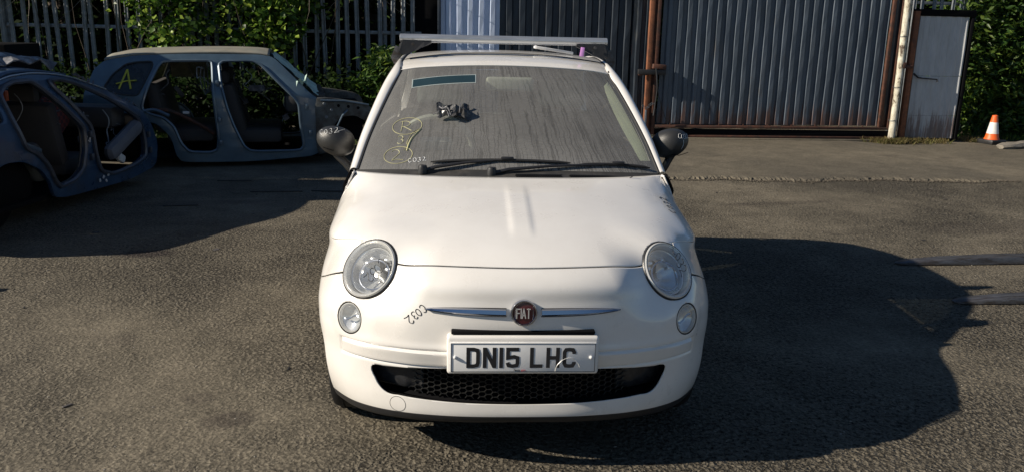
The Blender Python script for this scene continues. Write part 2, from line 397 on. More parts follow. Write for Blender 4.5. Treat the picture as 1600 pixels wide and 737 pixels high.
def weather(m, z1=.75, rust=(.11, .045, .022)):
    """rust creeping up from the bottom edge and runs below the fixings"""
    nt = m.node_tree; bs = nt.nodes['Principled BSDF']; src = bs.inputs['Base Color'].links[0].from_socket
    co = N(nt, 'ShaderNodeTexCoord').outputs['Object']; sx = N(nt, 'ShaderNodeSeparateXYZ'); nt.links.new(co, sx.inputs[0])
    mp = N(nt, 'ShaderNodeMapping'); mp.inputs['Scale'].default_value = (14, 14, 1.2); nt.links.new(co, mp.inputs['Vector']); n = noise(nt, 1.4, 6, .7, mp.outputs[0])
    mr = N(nt, 'ShaderNodeMapRange'); nt.links.new(sx.outputs[2], mr.inputs[0]); mr.inputs[1].default_value = .2; mr.inputs[2].default_value = z1; mr.inputs[3].default_value = .30; mr.inputs[4].default_value = -.02
    ad = N(nt, 'ShaderNodeMath', operation='ADD'); nt.links.new(mr.outputs[0], ad.inputs[0]); nt.links.new(n.outputs[0], ad.inputs[1])
    f = ramp(nt, ad.outputs[0], [(.62, g(0)), (.78, g(.75))]); nt.links.new(mixc(nt, f.outputs[0], src, rust), bs.inputs['Base Color'])
for m_ in (M_sheet, M_sheet2, M_doorw): weather(m_)
# ------------------------------------------------------------------ stroke lettering
def arc(cx, cy, rx, ry, a0, a1, n=12):
    return [(cx+rx*cos(radians(a0+(a1-a0)*i/n)), cy+ry*sin(radians(a0+(a1-a0)*i/n))) for i in range(n+1)]
HAND = {
 'C': [arc(.34, .5, .30, .48, 50, 320, 14)],
 '0': [arc(.33, .48, .26, .42, 60, 425, 16)],
 '3': [arc(.26, .74, .24, .24, 150, -80, 9)+arc(.26, .25, .27, .27, 80, -150, 9)],
 '2': [arc(.28, .70, .26, .27, 160, -35, 9)+[(.08, .03), (.35, .10), (.80, .02)]],
 'P': [[(.12, 0), (.20, .95)], arc(.28, .68, .36, .26, 130, -110, 12)+[(.30, .40), (.75, .02)]],
 'A': [[(-.02, 0), (.42, 1), (.60, .0)], [(-.18, .26), (.40, .42), (.92, .44)]],
}
def project_strokes(name, strokes, o, R, U, mat, parent, bvh, rad=.0012, label=None, lift=.0008, nrm=None, fallback=True):
    """lay handwriting on a surface: sample strokes on a plane (o,R,U), drop them on the surface"""
    bm = bmesh.new(); o = Vector(o); R = Vector(R); U = Vector(U); nn = (nrm or R.cross(U)).normalized()
    for st in strokes:
        P = crs([(x, y, 0) for x, y in st], 3)[0] if len(st) > 2 else [(x, y, 0) for x, y in st]
        if len(st) == 2: P = [np.array(st[0]+(0,))*(1-t)+np.array(st[1]+(0,))*t for t in (0, .25, .5, .75, 1)]
        pts = []
        for x, y, _ in P:
            q = o + R*x + U*y
            h = bvh.ray_cast(q + nn*.15, -nn, .5) if bvh else (None,)*4
            if h[0] is not None: pts.append(h[0] + h[1]*lift*(1 if h[1].dot(nn) > 0 else -1))
            elif not bvh: pts.append(q)
        if len(pts) > 1: tube(bm, pts, rad, 4)
    return fin(name, bm, mat, parent, False, label)
def word(w, adv=.85, jit=.06, seed=1):
    rr = random.Random(seed); out = []; x = 0
    for ch in w:
        dy = rr.uniform(-jit, jit); sc = rr.uniform(.88, 1.1)
        for s in HAND[ch]: out.append([(x+a*sc, b*sc+dy) for a, b in s])
        x += adv
    return out
def thick(bm, pts, w, depth, y0, T):
    """flat stroke of width w along 2D pts, extruded by depth; T maps (x, z, y)->world"""
    pts = [Vector((p[0], p[1])) for p in pts]; n = len(pts); L = []; R_ = []
    for i, p in enumerate(pts):
        if i == 0: d = (pts[1]-p).normalized(); nrm = Vector((-d.y, d.x)); k = 1
        elif i == n-1: d = (p-pts[i-1]).normalized(); nrm = Vector((-d.y, d.x)); k = 1
        else:
            d1 = (p-pts[i-1]).normalized(); d2 = (pts[i+1]-p).normalized(); t = (d1+d2).normalized()
            nrm = Vector((-t.y, t.x)); k = 1/max(.35, nrm.dot(Vector((-d1.y, d1.x))))
        L.append(p+nrm*w/2*k); R_.append(p-nrm*w/2*k)
    def v(p, y): return bm.verts.new(T(p.x, p.y, y))
    a = [v(p, y0) for p in L]; b = [v(p, y0) for p in R_]; c = [v(p, y0+depth) for p in L]; d = [v(p, y0+depth) for p in R_]
    for i in range(n-1):
        bm.faces.new((a[i], a[i+1], b[i+1], b[i])); bm.faces.new((c[i], d[i], d[i+1], c[i+1]))
        bm.faces.new((a[i], c[i], c[i+1], a[i+1])); bm.faces.new((b[i], b[i+1], d[i+1], d[i]))
    bm.faces.new((a[0], b[0], d[0], c[0])); bm.faces.new((a[-1], c[-1], d[-1], b[-1]))

# =================================================================== THE WHITE HATCHBACK
car = root('small_hatchback', (0, 1.8, 0), 'cream white small hatchback parked nose-on in the middle, with roof bar and dusty windscreen', 'car')
PX = [0, .20, .36, .47, .57, .66, .74, .785, .805, .812, .815, .815, .815, .80, .74, .60, .30, 0]
PY = [0, .010, .04, .08, .135, .21, .315, .41, .53, .75, 1.10, 1.6, 2.2, 2.9, 3.3, 3.47, 3.54, 3.55]
def row(zc, zs, dy, xs, dyc=None, zl=None):
    out = []
    for j in range(18):
        t = min(1, j/8.); z = zl[j] if zl and j < len(zl) else (zc+(zs-zc)*t**1.5 if j <= 8 else zs)
        if j > 14: z = zs + (zc-zs)*.0
        d = (dyc[j] if j < len(dyc) else 0) if dyc else dy*max(0, 1-j/7.)
        k = xs if j > 5 else 1-(1-xs)*(j/6.)
        y = PY[j]+d
        if j < 8 and xs < 1: y += (1-xs)*.6*(j/8.)
        if j > 13: y -= (1-xs)*.8
        out.append((PX[j]*k, y, z))
    return out
ROWS = [
 row(.205, .135, .075, .90), row(.213, .15, .040, .945), row(.245, .20, .024, .968), row(.292, .262, .028, .985),
 row(.35, .325, .040, .994), row(.428, .405, .034, .995), row(.492, .468, .014, 1.0), row(.530, .51, .020, 1.0),
 row(.60, .56, 0, 1.0, [.016, .017, .018, .018, .012, .012, .015, .01], [.60, .60, .60, .60, .59, .58, .57, .56]),
 row(.675, .605, 0, 1.0, [.026, .027, .030, .040, .048, .055, .065, .065, .05, .02], [.675, .675, .672, .665, .655, .645, .63, .615, .605]),
 row(.73, .645, 0, .995, [.038, .040, .048, .066, .092, .11, .12, .13, .11, .05], [.735, .735, .731, .724, .715, .70, .68, .662, .652, .647, .645]),
]
top = [
 [(0, .098, .787), (.20, .113, .787), (.36, .150, .783), (.47, .205, .778), (.57, .30, .785), (.66, .405, .768), (.73, .505, .746), (.772, .62, .727), (.793, .76, .713), (.803, .92, .704), (.810, 1.10, .70)],
 [(0, .21, .838), (.20, .225, .836), (.36, .262, .832), (.47, .315, .828), (.57, .39, .828), (.66, .48, .818), (.735, .56, .800), (.775, .67, .785), (.792, .80, .772), (.80, .93, .763), (.806, 1.10, .758)],
 [(0, .42, .890), (.20, .43, .889), (.36, .46, .884), (.47, .50, .879), (.57, .56, .875), (.65, .64, .868), (.71, .72, .858), (.748, .82, .848), (.768, .92, .84), (.78, 1.0, .836), (.787, 1.10, .833)],
 [(0, .68, .938), (.20, .69, .937), (.36, .72, .932), (.47, .755, .927), (.56, .80, .922), (.625, .85, .915), (.675, .91, .910), (.708, .96, .907), (.730, 1.0, .904), (.747, 1.05, .902), (.757, 1.10, .900)],
 [(0, .93, .970), (.20, .935, .970), (.36, .955, .969), (.47, .98, .968), (.55, 1.005, .967), (.61, 1.03, .966), (.65, 1.05, .965), (.68, 1.07, .964), (.70, 1.08, .963), (.715, 1.09, .963), (.73, 1.10, .962)],
]
TR = [(.735, 1.6, .985), (.735, 2.2, 1.0), (.70, 2.85, 1.01), (.62, 3.2, 1.01), (.48, 3.36, 1.01), (.25, 3.43, 1.01), (0, 3.45, 1.01)]
for t in top:
    wgt = min(1, max(.03, (.815-t[-1][0])/(.085))); z0 = t[-1][2]
    for k in range(7):
        b = (PX[11+k], PY[11+k]); q = TR[k]
        t.append((b[0]*(1-wgt)+q[0]*wgt, b[1]*(1-wgt)+q[1]*wgt, z0+(q[2]-.962)*wgt))
    ROWS.append(t)
for i, r in enumerate(ROWS):
    r[0] = (0, r[0][1], r[0][2])
sc_ = [20]*8+[10, 12]+[8]*7
Bfull, VV, UU = grid_surface(sym(ROWS), 12, sc_[::-1]+sc_); UU = UU-17
def ss(a, b, x): t = np.clip((x-a)/(b-a), 0, 1); return t*t*(3-2*t)
def grid_normals(B):
    du = np.gradient(B, axis=1); dv = np.gradient(B, axis=0); n = np.cross(du, dv); return n/np.maximum(1e-9, np.linalg.norm(n, axis=2, keepdims=True))
NN = grid_normals(Bfull)
x, y, z = Bfull[..., 0], Bfull[..., 1], Bfull[..., 2]; ax = np.abs(x); front = (y < .9)
# bumper rub strip: slightly proud band with a groove round it
zt = .491-.020*(ax/.665)**2; zb = .432-.012*(ax/.665)**2
dband = np.maximum(np.maximum(z-zt, zb-z), (ax-.672)*.8)
band = 0.0055*ss(.002, -.004, dband) - .006*np.exp(-(dband-.004)**2/(2*.0028**2))
band = np.where(front & (z < .6), band, 0)
# soft raised spine on the bonnet
hb = ss(.25, .38, y)*ss(.90, .62, y)*(z > .8)
spine = hb*(.0042*(ss(-.045, -.022, x)*ss(.060, .040, x)))
Bfull = Bfull + NN*(band+spine)[..., None]
NN = grid_normals(Bfull)
HL_C = (.567, .264, .733); HL_N = Vector((.455, -.69, .56)).normalized(); HL_R = .120
FG_C = (.640, .205, .560); FG_N = Vector((.60, -.79, .12)).normalized(); FG_R = .062
# the wing swells into a pod round each lamp
for c_, n_, r0, r1 in ((HL_C, HL_N, .122, .30), (FG_C, FG_N, .062, .13)):
    for sg in (-1, 1):
        c = np.array(c_)*np.array([sg, 1, 1]); n = np.array(n_)*np.array([sg, 1, 1]); d = Bfull-c; k = d@n; rad = np.linalg.norm(d-k[..., None]*n, axis=-1)
        e1 = np.cross(n, [0, 0, 1.]); e1 /= np.linalg.norm(e1); e2 = np.cross(n, e1); th = np.arctan2(d@e2, d@e1)
        m = (np.abs(rad-r0) < .010) & (np.abs(k) < .12); bins = np.linspace(-pi, pi, 25); kr = np.array([k[m & (th >= a) & (th < b)].mean() if (m & (th >= a) & (th < b)).any() else 0. for a, b in zip(bins, bins[1:])])
        kr = (np.roll(kr, 1)+2*kr+np.roll(kr, -1))/4; ct = (bins[1:]+bins[:-1])/2
        ring = np.interp(th, np.concatenate([[ct[-1]-2*pi], ct, [ct[0]+2*pi]]), np.concatenate([[kr[-1]], kr, [kr[0]]]))
        disp = np.where(rad < r0, np.where(rad < r0*.8, k, k+(ring-k)*ss(r0*.8, r0, rad)), ring*ss(r1, r0, rad)); Bfull = Bfull-n*(disp*(np.abs(k) < .16)*(rad < r1))[..., None]
NN = grid_normals(Bfull)

def axdist(P, c, n):
    d = P-np.array(c); k = d@np.array(n); return np.linalg.norm(d-k[:, None]*np.array(n), axis=1), k
def f_lamp(P, uv, c=HL_C, n=HL_N, R=HL_R):
    Q = P.copy(); Q[:, 0] = np.abs(Q[:, 0]); d, k = axdist(Q, c, n)
    return np.where(np.abs(k) < .25, d-R, 1.)
def f_arch(P, uv, yc=.69, R=.335):
    d = np.hypot(P[:, 1]-yc, P[:, 2]-.29)-R
    return np.where(np.abs(P[:, 0]) > .55, d, 1.)
def smax(a, b, r=.022):
    h = np.clip(.5+.5*(a-b)/r, 0, 1); return b*(1-h)+a*h+r*h*(1-h)*.5
def f_grille(P, uv, off=0.):
    ax = np.abs(P[:, 0]); z = P[:, 2]
    zt = .424-.030*(ax/.56)**2; zb = .293+.010*(ax/.5)**2
    xs = .512+np.maximum(0, z-.30)*.52
    d = smax(smax(z-zt, zb-z, .02), ax-xs, .06)-.004
    return np.where(P[:, 1] < .35, d+off, 1.)

class Shell:
    def __init__(s, B, UU, VV):
        s.bm = grid_bm(B); s.bm.verts.ensure_lookup_table()
        s.lu = s.bm.verts.layers.float.new('pu'); s.lv = s.bm.verts.layers.float.new('pv')
        C = len(UU)
        for i, v in enumerate(s.bm.verts): v[s.lu] = UU[i % C]; v[s.lv] = VV[i//C]
    def vals(s, f):
        P = np.array([v.co[:] for v in s.bm.verts]); uv = np.array([(v[s.lu], v[s.lv]) for v in s.bm.verts])
        return f(P, uv)
    def cut(s, f):
        bm = s.bm; bm.verts.index_update(); F = s.vals(f)
        F = np.where(np.abs(F) < 1e-6, 1e-6, F)
        es = [e for e in bm.edges if (F[e.verts[0].index] > 0) != (F[e.verts[1].index] > 0)]
        new = set()
        for e in es:
            a, b = e.verts; fa, fb = F[a.index], F[b.index]
            if abs(fa-fb) > .5: continue
            t = fa/(fa-fb); ua, va, ub, vb = a[s.lu], a[s.lv], b[s.lu], b[s.lv]
            _, nv = bmesh.utils.edge_split(e, a, t)
            nv[s.lu] = ua+(ub-ua)*t; nv[s.lv] = va+(vb-va)*t; new.add(nv)
        fs = {f_ for v in new for f_ in v.link_faces}
        for f_ in fs:
            nv = [v for v in f_.verts if v in new]
            if len(nv) == 2:
                vs = list(f_.verts); i, j = vs.index(nv[0]), vs.index(nv[1])
                if abs(i-j) in (1, len(vs)-1): continue
                try: bmesh.utils.face_split(f_, nv[0], nv[1])
                except ValueError: pass
    def fvals(s, f):
        s.bm.faces.ensure_lookup_table()
        P = np.array([f_.calc_center_median()[:] for f_ in s.bm.faces])
        uv = np.array([(sum(v[s.lu] for v in f_.verts)/len(f_.verts), sum(v[s.lv] for v in f_.verts)/len(f_.verts)) for f_ in s.bm.faces])
        return f(P, uv)
    def remove(s, f):
        F = s.fvals(f); fs = [f_ for f_, v in zip(s.bm.faces, F) if v < 0]
        bmesh.ops.delete(s.bm, geom=fs, context='FACES')
def seam_hood(P, uv): return np.where(np.abs(uv[:, 0]) < 4.6, uv[:, 1]-11.0, 1.)
def seam_bumper(P, uv): u = np.abs(uv[:, 0]); return np.where((u > 3.7) & (u < 8.7), uv[:, 1]-(9.95-.28*(u-5)), 1.)
def seam_side(P, uv): u = np.abs(uv[:, 0]); return np.where((u > 3.9) & (u < 10.35), uv[:, 1]-11.62, 1.)
def seam_door1(P, uv): u = np.abs(uv[:, 0]); return np.where((u > 9) & (u < 11.5) & (uv[:, 1] > 2.6), (u-10.25), 1.)
def seam_door2(P, uv): u = np.abs(uv[:, 0]); return np.where((u > 11.5) & (u < 13) & (uv[:, 1] > 2.6), (u-12.2), 1.)
def strip(fn, w): return lambda P, uv: np.abs(fn(P, uv))-w
def lipcut(P, uv): return uv[:, 1]-1.9
sh = Shell(Bfull, UU, VV)
holes = [f_lamp, lambda P, uv: f_lamp(P, uv, FG_C, FG_N, FG_R), f_arch, lambda P, uv: f_arch(P, uv, 2.99), f_grille]
for h in holes: sh.cut(h); sh.remove(h)
BODY_BVH = BVHTree.FromBMesh(sh.bm)
# dark inner structure behind every gap
inner = sh.bm.copy(); inner.normal_update()
sgn = 1
for v in inner.verts: v.co -= v.normal*.022*sgn
for s_, wd in ((seam_hood, .036), (seam_bumper, .045), (seam_side, .014), (seam_door1, .012), (seam_door2, .010)):
    sh.cut(lambda P, uv: s_(P, uv)-wd); sh.cut(lambda P, uv: s_(P, uv)+wd); sh.remove(strip(s_, wd))
sh.cut(lipcut)
def classify(P, uv):
    u = np.abs(uv[:, 0]); v = uv[:, 1]; k = np.zeros(len(u), int)
    bump_ = np.where(u < 4.3, v < 11, (v < 9.95-.28*(u-5)) & (u < 8.7))
    hood_ = np.where(u < 4.3, v > 11, v > 11.62) & (u < 10.25)
    k[:] = 4
    k[(u < 10.25)] = 2; k[hood_] = 1; k[bump_ & (u < 8.7)] = 0
    k[(u > 10.25) & (u < 12.2) & (v > 2.6)] = 3; k[v < 1.9] = 5
    k = np.where((k >= 2) & (k <= 3) & (uv[:, 0] < 0), k+10, k)
    return k
K = sh.fvals(classify)
faces = list(sh.bm.faces); inner_o = fin('inner_structure', inner, M_gap, car)
def extract(name, keys, mat, thickness=.006):
    idx = {}; vs = []; fs = []
    for f_, k in zip(faces, K):
        if k in keys:
            ff = []
            for v in f_.verts:
                if v not in idx: idx[v] = len(vs); vs.append(v.co[:])
                ff.append(idx[v])
            fs.append(ff)
    me = bpy.data.meshes.new(name); me.from_pydata(vs, [], fs)
    o = link(name, me, mat, car)
    md = o.modifiers.new('thickness', 'SOLIDIFY'); md.thickness = thickness; md.offset = -1
    return o
bumper = extract('front_bumper', (0,), M_paint); bonnet = extract('bonnet', (1,), M_paint)
extract('front_wing', (2,), M_paint); extract('front_wing', (12,), M_paint)
for k in (3, 13): extract('door', (k,), M_paint)
extract('rear_body', (4,), M_paint); extract('lower_lip', (5,), M_black)
sh.bm.free()
def bsurf(x, z, y0=-.6):
    h = BODY_BVH.ray_cast(Vector((x, y0, z)), Vector((0, 1, 0)), 3); return h
# ---- glasshouse
WSG = [
 [(0, 1.03, .985), (.22, 1.035, .984), (.42, 1.05, .981), (.58, 1.075, .975), (.66, 1.095, .970), (.712, 1.115, .966)],
 [(0, 1.205, 1.115), (.21, 1.210, 1.113), (.40, 1.225, 1.109), (.55, 1.245, 1.101), (.63, 1.265, 1.096), (.676, 1.285, 1.093)],
 [(0, 1.39, 1.240), (.20, 1.394, 1.238), (.38, 1.408, 1.233), (.51, 1.428, 1.226), (.587, 1.445, 1.219), (.630, 1.46, 1.215)],
 [(0, 1.57, 1.348), (.19, 1.573, 1.345), (.35, 1.583, 1.339), (.475, 1.60, 1.331), (.548, 1.612, 1.323), (.586, 1.622, 1.318)],
 [(0, 1.715, 1.425), (.18, 1.717, 1.422), (.33, 1.723, 1.415), (.45, 1.735, 1.406), (.515, 1.742, 1.398), (.552, 1.748, 1.391)],
]
B, _, _ = grid_surface(sym(WSG), 10, 8)
bmw = grid_bm(B, True); WS_BVH = BVHTree.FromBMesh(bmw)
ws = fin('windscreen', bmw, M_ws, car)
# black ceramic border round the glass
def ribbon_on(name, A, Bc, mat, parent, thick_=.003):
    bm = bmesh.new(); a = [bm.verts.new(p) for p in A]; b = [bm.verts.new(p) for p in Bc]
    ringfaces(bm, a, b, False); o = fin(name, bm, mat, parent); md = o.modifiers.new('t', 'SOLIDIFY'); md.thickness = thick_; md.offset = 0; return o
nb = grid_normals(B)
Bin = B-nb*.004*np.sign(nb[..., 2:3])
bm = bmesh.new()
R, C = B.shape[:2]
for (i0, i1, j0, j1) in ((0, 4, 0, C-1), (0, R-1, 0, 3), (0, R-1, C-4, C-1)):
    V = [[bm.verts.new(Bin[i, j]) for j in range(j0, j1+1)] for i in range(i0, i1+1)]
    for a, b in zip(V, V[1:]): ringfaces(bm, a, b, False)
fin('glass_border', bm, M_black, ws)
# rubber seal tube along the sides of the glass
for s in (-1, 1):
    E_ = [Vector((p[0]*s, p[1], p[2])) for p in crs([r[-1] for r in WSG], 8)[0]]
    bm = bmesh.new(); tube(bm, E_, .0065, 6); fin('glass_seal', bm, M_blackr, ws)
GE = [WSG[i][-1] for i in range(5)]
OC = [(.748, 1.13, .962), (.716, 1.315, 1.100), (.674, 1.495, 1.228), (.634, 1.65, 1.330), (.600, 1.775, 1.397)]
RAIL = [(.583, 1.95, 1.432), (.572, 2.3, 1.450), (.572, 2.75, 1.425), (.592, 3.08, 1.33), (.64, 3.28, 1.17), (.69, 3.36, 1.0)]
for s in (-1, 1):
    def mv(p, dx=0, dy=0, dz=0): return (s*(p[0]+dx), p[1]+dy, p[2]+dz)
    rows_ = []
    gfull = GE+[(.555, 1.95, 1.437), (.545, 2.3, 1.460), (.545, 2.75, 1.437), (.56, 3.08, 1.345), (.60, 3.28, 1.18), (.64, 3.37, 1.0)]
    ofull = OC+RAIL
    for gp, op in zip(gfull, ofull):
        gp = Vector(gp); op = Vector(op); mid = (gp+op)/2+Vector((.004, -.004, .010)); 
        rows_.append([mv(gp, .004, 0, -.006), mv(gp, .005, 0, .005), mv(mid), mv(op, 0, 0, .002), mv(op, .010, .02, -.018), mv(op, .008, .050, -.040), mv(op, -.03, .05, -.045)])
    A, _, _ = grid_surface(rows_, 8, 3); o = fin('roof_pillar', grid_bm(A), M_paint, car)
    # side glass
    sg = []
    for (a, b) in (((.738, 1.24, .975), (.690, 1.42, 1.12)), ((.742, 1.7, .990), (.625, 1.80, 1.37)), ((.742, 2.2, 1.003), (.590, 2.3, 1.415)), ((.715, 2.8, 1.01), (.590, 2.78, 1.39)), ((.66, 3.2, 1.02), (.635, 3.15, 1.23))):
        a = Vector(a); b = Vector(b); sg.append([mv(a), mv(a.lerp(b, .5), .006), mv(b)])
    A, _, _ = grid_surface(sg, 6, 4); fin('side_window', grid_bm(A), M_gl, car)
    obox('window_pillar', (s*.668, 2.25, 1.2), (.02, .07, .43), M_black, car, rot=Matrix.Rotation(-s*radians(19.5), 3, 'Y'))
ROOF = [
 [(0, 1.722, 1.432), (.18, 1.724, 1.429), (.33, 1.730, 1.422), (.45, 1.742, 1.413), (.515, 1.75, 1.404), (.556, 1.757, 1.396)],
 [(0, 1.80, 1.452), (.18, 1.802, 1.449), (.33, 1.808, 1.442), (.45, 1.815, 1.432), (.52, 1.825, 1.422), (.564, 1.835, 1.412)],
 [(0, 1.95, 1.474), (.18, 1.95, 1.471), (.33, 1.95, 1.463), (.45, 1.95, 1.452), (.52, 1.95, 1.443), (.560, 1.95, 1.436)],
 [(0, 2.25, 1.490), (.18, 2.25, 1.487), (.33, 2.25, 1.481), (.45, 2.25, 1.471), (.51, 2.25, 1.464), (.550, 2.25, 1.457)],
 [(0, 2.75, 1.474), (.18, 2.75, 1.471), (.33, 2.75, 1.463), (.45, 2.75, 1.453), (.51, 2.75, 1.444), (.550, 2.75, 1.436)],
 [(0, 3.18, 1.400), (.18, 3.175, 1.397), (.33, 3.16, 1.388), (.45, 3.14, 1.375), (.52, 3.12, 1.36), (.570, 3.10, 1.340)],
 [(0, 3.30, 1.340), (.18, 3.29, 1.337), (.33, 3.27, 1.330), (.45, 3.24, 1.31), (.53, 3.21, 1.29), (.585, 3.18, 1.25)],
]
B, _, _ = grid_surface(sym(ROOF), 8, 6); bmr = grid_bm(B); ROOF_BVH = BVHTree.FromBMesh(bmr)
o = fin('roof', bmr, M_paint, car); md = o.modifiers.new('t', 'SOLIDIFY'); md.thickness = .01; md.offset = -1
roof_o = o
bm = bmesh.new()
pts = [(x_, 2.03-.06*abs(x_/.5)**3, 0) for x_ in np.linspace(-.54, .54, 30)]
tube(bm, [ROOF_BVH.ray_cast(Vector((p[0], p[1], 2)), Vector((0, 0, -1)))[0] for p in pts], .004, 5); fin('roof_seam', bm, M_blackr, roof_o)
for s in (-1, 1):
    bm = bmesh.new(); tube(bm, curve([(s*.556, 1.757, 1.399), (s*.563, 1.835, 1.416), (s*.559, 1.95, 1.438), (s*.549, 2.25, 1.460), (s*.549, 2.75, 1.438)], 5), .005, 5); fin('roof_seam', bm, M_blackr, roof_o)
# rear window + tailgate upper
A = np.array([[(x_*.56, 3.31-.04*x_*x_, 1.325) for x_ in np.linspace(-1, 1, 9)], [(x_*.62, 3.40-.05*x_*x_, 1.15) for x_ in np.linspace(-1, 1, 9)], [(x_*.64, 3.44-.06*x_*x_, 1.0) for x_ in np.linspace(-1, 1, 9)]])
fin('rear_window', grid_bm(A), M_gl, car)
# cowl panel, its grilles and wipers
cw = []
for r0, r1 in zip(crs(ROWS[15][:11], 6)[0], crs([WSG[0][0], WSG[0][1], WSG[0][2], WSG[0][3], WSG[0][4], WSG[0][5]], 12)[0]):
    a, b = Vector(r0), Vector(r1); cw.append([a+Vector((0, -.02, -.014)), a.lerp(b, .35)+Vector((0, 0, -.010)), a.lerp(b, .7)+Vector((0, 0, -.004)), b+Vector((0, .01, .004))])
cw = np.array(cw).transpose(1, 0, 2); cwf = mirror_grid(cw); bmc = grid_bm(cwf); COWL_BVH = BVHTree.FromBMesh(bmc)
cowl = fin('cowl_panel', bmc, M_cowlm, car)
def on_cowl(x_, y_):
    h = COWL_BVH.ray_cast(Vector((x_, y_, 1.2)), Vector((0, 0, -1))); return h[0] if h[0] else Vector((x_, y_, .975))
for (xa, xb) in ((.02, .235), (.27, .57)):
    bm = bmesh.new(); bmb = bmesh.new()
    for k in range(3):
        n_ = int((xb-xa)/.0105)
        for i in range(n_):
            xx = xa+(xb-xa)*(i+.5*(k % 2))/n_; yb = .955+.05*(xx/.6)**2+.012*k
            p = on_cowl(xx, yb); box(bm, p+Vector((0, 0, .002)), (.0075, .0085, .002))
    fin('cowl_grille', bm, M_gap, cowl, False)
    bm = bmesh.new()
    for y_ in (-.009, .033):
        tube(bm, [on_cowl(xx, .955+.05*(xx/.6)**2+y_)+Vector((0, 0, .002)) for xx in np.linspace(xa, xb, 10)], .002, 4)
    fin('cowl_grille_rib', bm, M_black, cowl)
def on_ws(x_, y_):
    h = WS_BVH.ray_cast(Vector((x_, y_, 2)), Vector((0, 0, -1))); return (h[0], h[1] if h[1].z > 0 else -h[1]) if h[0] else (None, None)
def wiper(pivot, hook, b0, b1):
    wr = bmesh.new(); pv = Vector(pivot); hk = Vector(hook)
    tube(wr, [pv, pv.lerp(hk, .15)+Vector((0, 0, .012)), pv.lerp(hk, .5)+Vector((0, 0, .012)), hk], [.014, .012, .009, .007], 8, flat=.7)
    wo = fin('wiper', wr, M_black, car)
    bl = bmesh.new(); P = []
    for t in np.linspace(0, 1, 12):
        p, n_ = on_ws(b0[0]+(b1[0]-b0[0])*t, b0[1]+(b1[1]-b0[1])*t)
        if p is not None: P.append(p+n_*.009)
    tube(bl, P, [.004]+[.0085]*(len(P)-2)+[.004], 6, flat=.8)
    fin('wiper_blade', bl, M_blackr, wo)
    m = bmesh.new(); c = P[len(P)//2]; box(m, c+Vector((0, 0, .008)), (.06, .020, .014), None, .005); fin('blade_clip', m, M_black, wo)
    m = bmesh.new(); lathe(m, [(.0, .03), (.018, .028), (.022, .015), (.022, -.01)], 14, Matrix.Translation(pv)); fin('pivot_cap', m, M_black, wo)
wiper((-.405, 1.02, .978), (.0, 1.083, 1.030), (-.37, 1.078), (.28, 1.075))
wiper((-.09, .995, .976), (.44, 1.078, 1.012), (.32, 1.070), (.665, 1.118))
# ---- headlights
def lamp(s):
    n = Vector((HL_N.x*s, HL_N.y, HL_N.z)); c = Vector((HL_C[0]*s, HL_C[1], HL_C[2]))+n*.004; Mx = Matrix.Translation(c) @ frame_to(n).to_4x4() @ Matrix.Diagonal((1.02, 1.02, 1, 1))
    bm = bmesh.new(); lathe(bm, [(.119, -.035), (.1195, -.004), (.116, .003), (.112, -.002), (.110, -.02)], 56, Mx)
    h = fin('headlight', bm, M_black, car)
    # outer grey ring
    bm = bmesh.new(); lathe(bm, [(.1115, -.012), (.1125, .003), (.108, .008), (.099, .003), (.0945, -.012), (.094, -.03)], 56, Mx); fin('bezel', bm, M_ring, h)
    bm = bmesh.new(); lathe(bm, [(.094, -.032), (.090, -.018), (.0865, -.02), (.083, -.035), (.0775, -.05)], 56, Mx); fin('bezel', bm, M_silver, h)
    # stepped reflector bowl
    bm = bmesh.new(); rings = []; n_ = 40
    prof = [(.092, -.035), (.086, -.042), (.076, -.052), (.060, -.070), (.042, -.085), (.022, -.096), (.012, -.10)]
    for r_i, hh in prof: rings.append([bm.verts.new(Mx @ Vector((r_i*cos(2*pi*k/n_), r_i*sin(2*pi*k/n_), hh+.0022*sin(16*pi*k/n_)))) for k in range(n_)])
    for a, b in zip(rings, rings[1:]): ringfaces(bm, a, b)
    bm.faces.new(rings[-1]); fin('reflector', bm, M_silver, h)
    # inner low-beam bowl edge: arc across upper part, bulb cap, small bowl
    Ml = Mx @ Matrix.Translation((.006, -.012, -.032))
    bm = bmesh.new(); tube(bm, [Ml @ Vector((.064*cos(a), .058*sin(a), 0)) for a in np.linspace(0, 2*pi, 40, endpoint=False)], .0035, 6, closed=True); fin('inner_ring', bm, M_chrome, h)
    bm = bmesh.new(); lathe(bm, [(.0, .006), (.014, .004), (.016, -.01), (.016, -.045)], 20, Mx @ Matrix.Translation((-.012*s, -.004, -.045))); fin('bulb_cap', bm, M_ring, h)
    for k, (a, b) in enumerate(((-.035, .05), (.03, .055), (.048, .02), (-.05, .03))):
        bm = bmesh.new(); box(bm, Mx @ Vector((a, b, -.045)), (.018, .012, .02), frame_to(n), .003); fin('lamp_detail', bm, M_silver, h)
    bm = bmesh.new(); lathe(bm, [(.1095, -.002), (.106, .006), (.095, .0125), (.078, .018), (.055, .0235), (.03, .0265), (.001, .0278)], 56, Mx)
    L = fin('lens', bm, M_lens, h)
    bv = bmesh.new(); bv.from_mesh(L.data); t = BVHTree.FromBMesh(bv); bv.free()
    return h, c, n, t
lampL = lamp(-1); lampR = lamp(1)
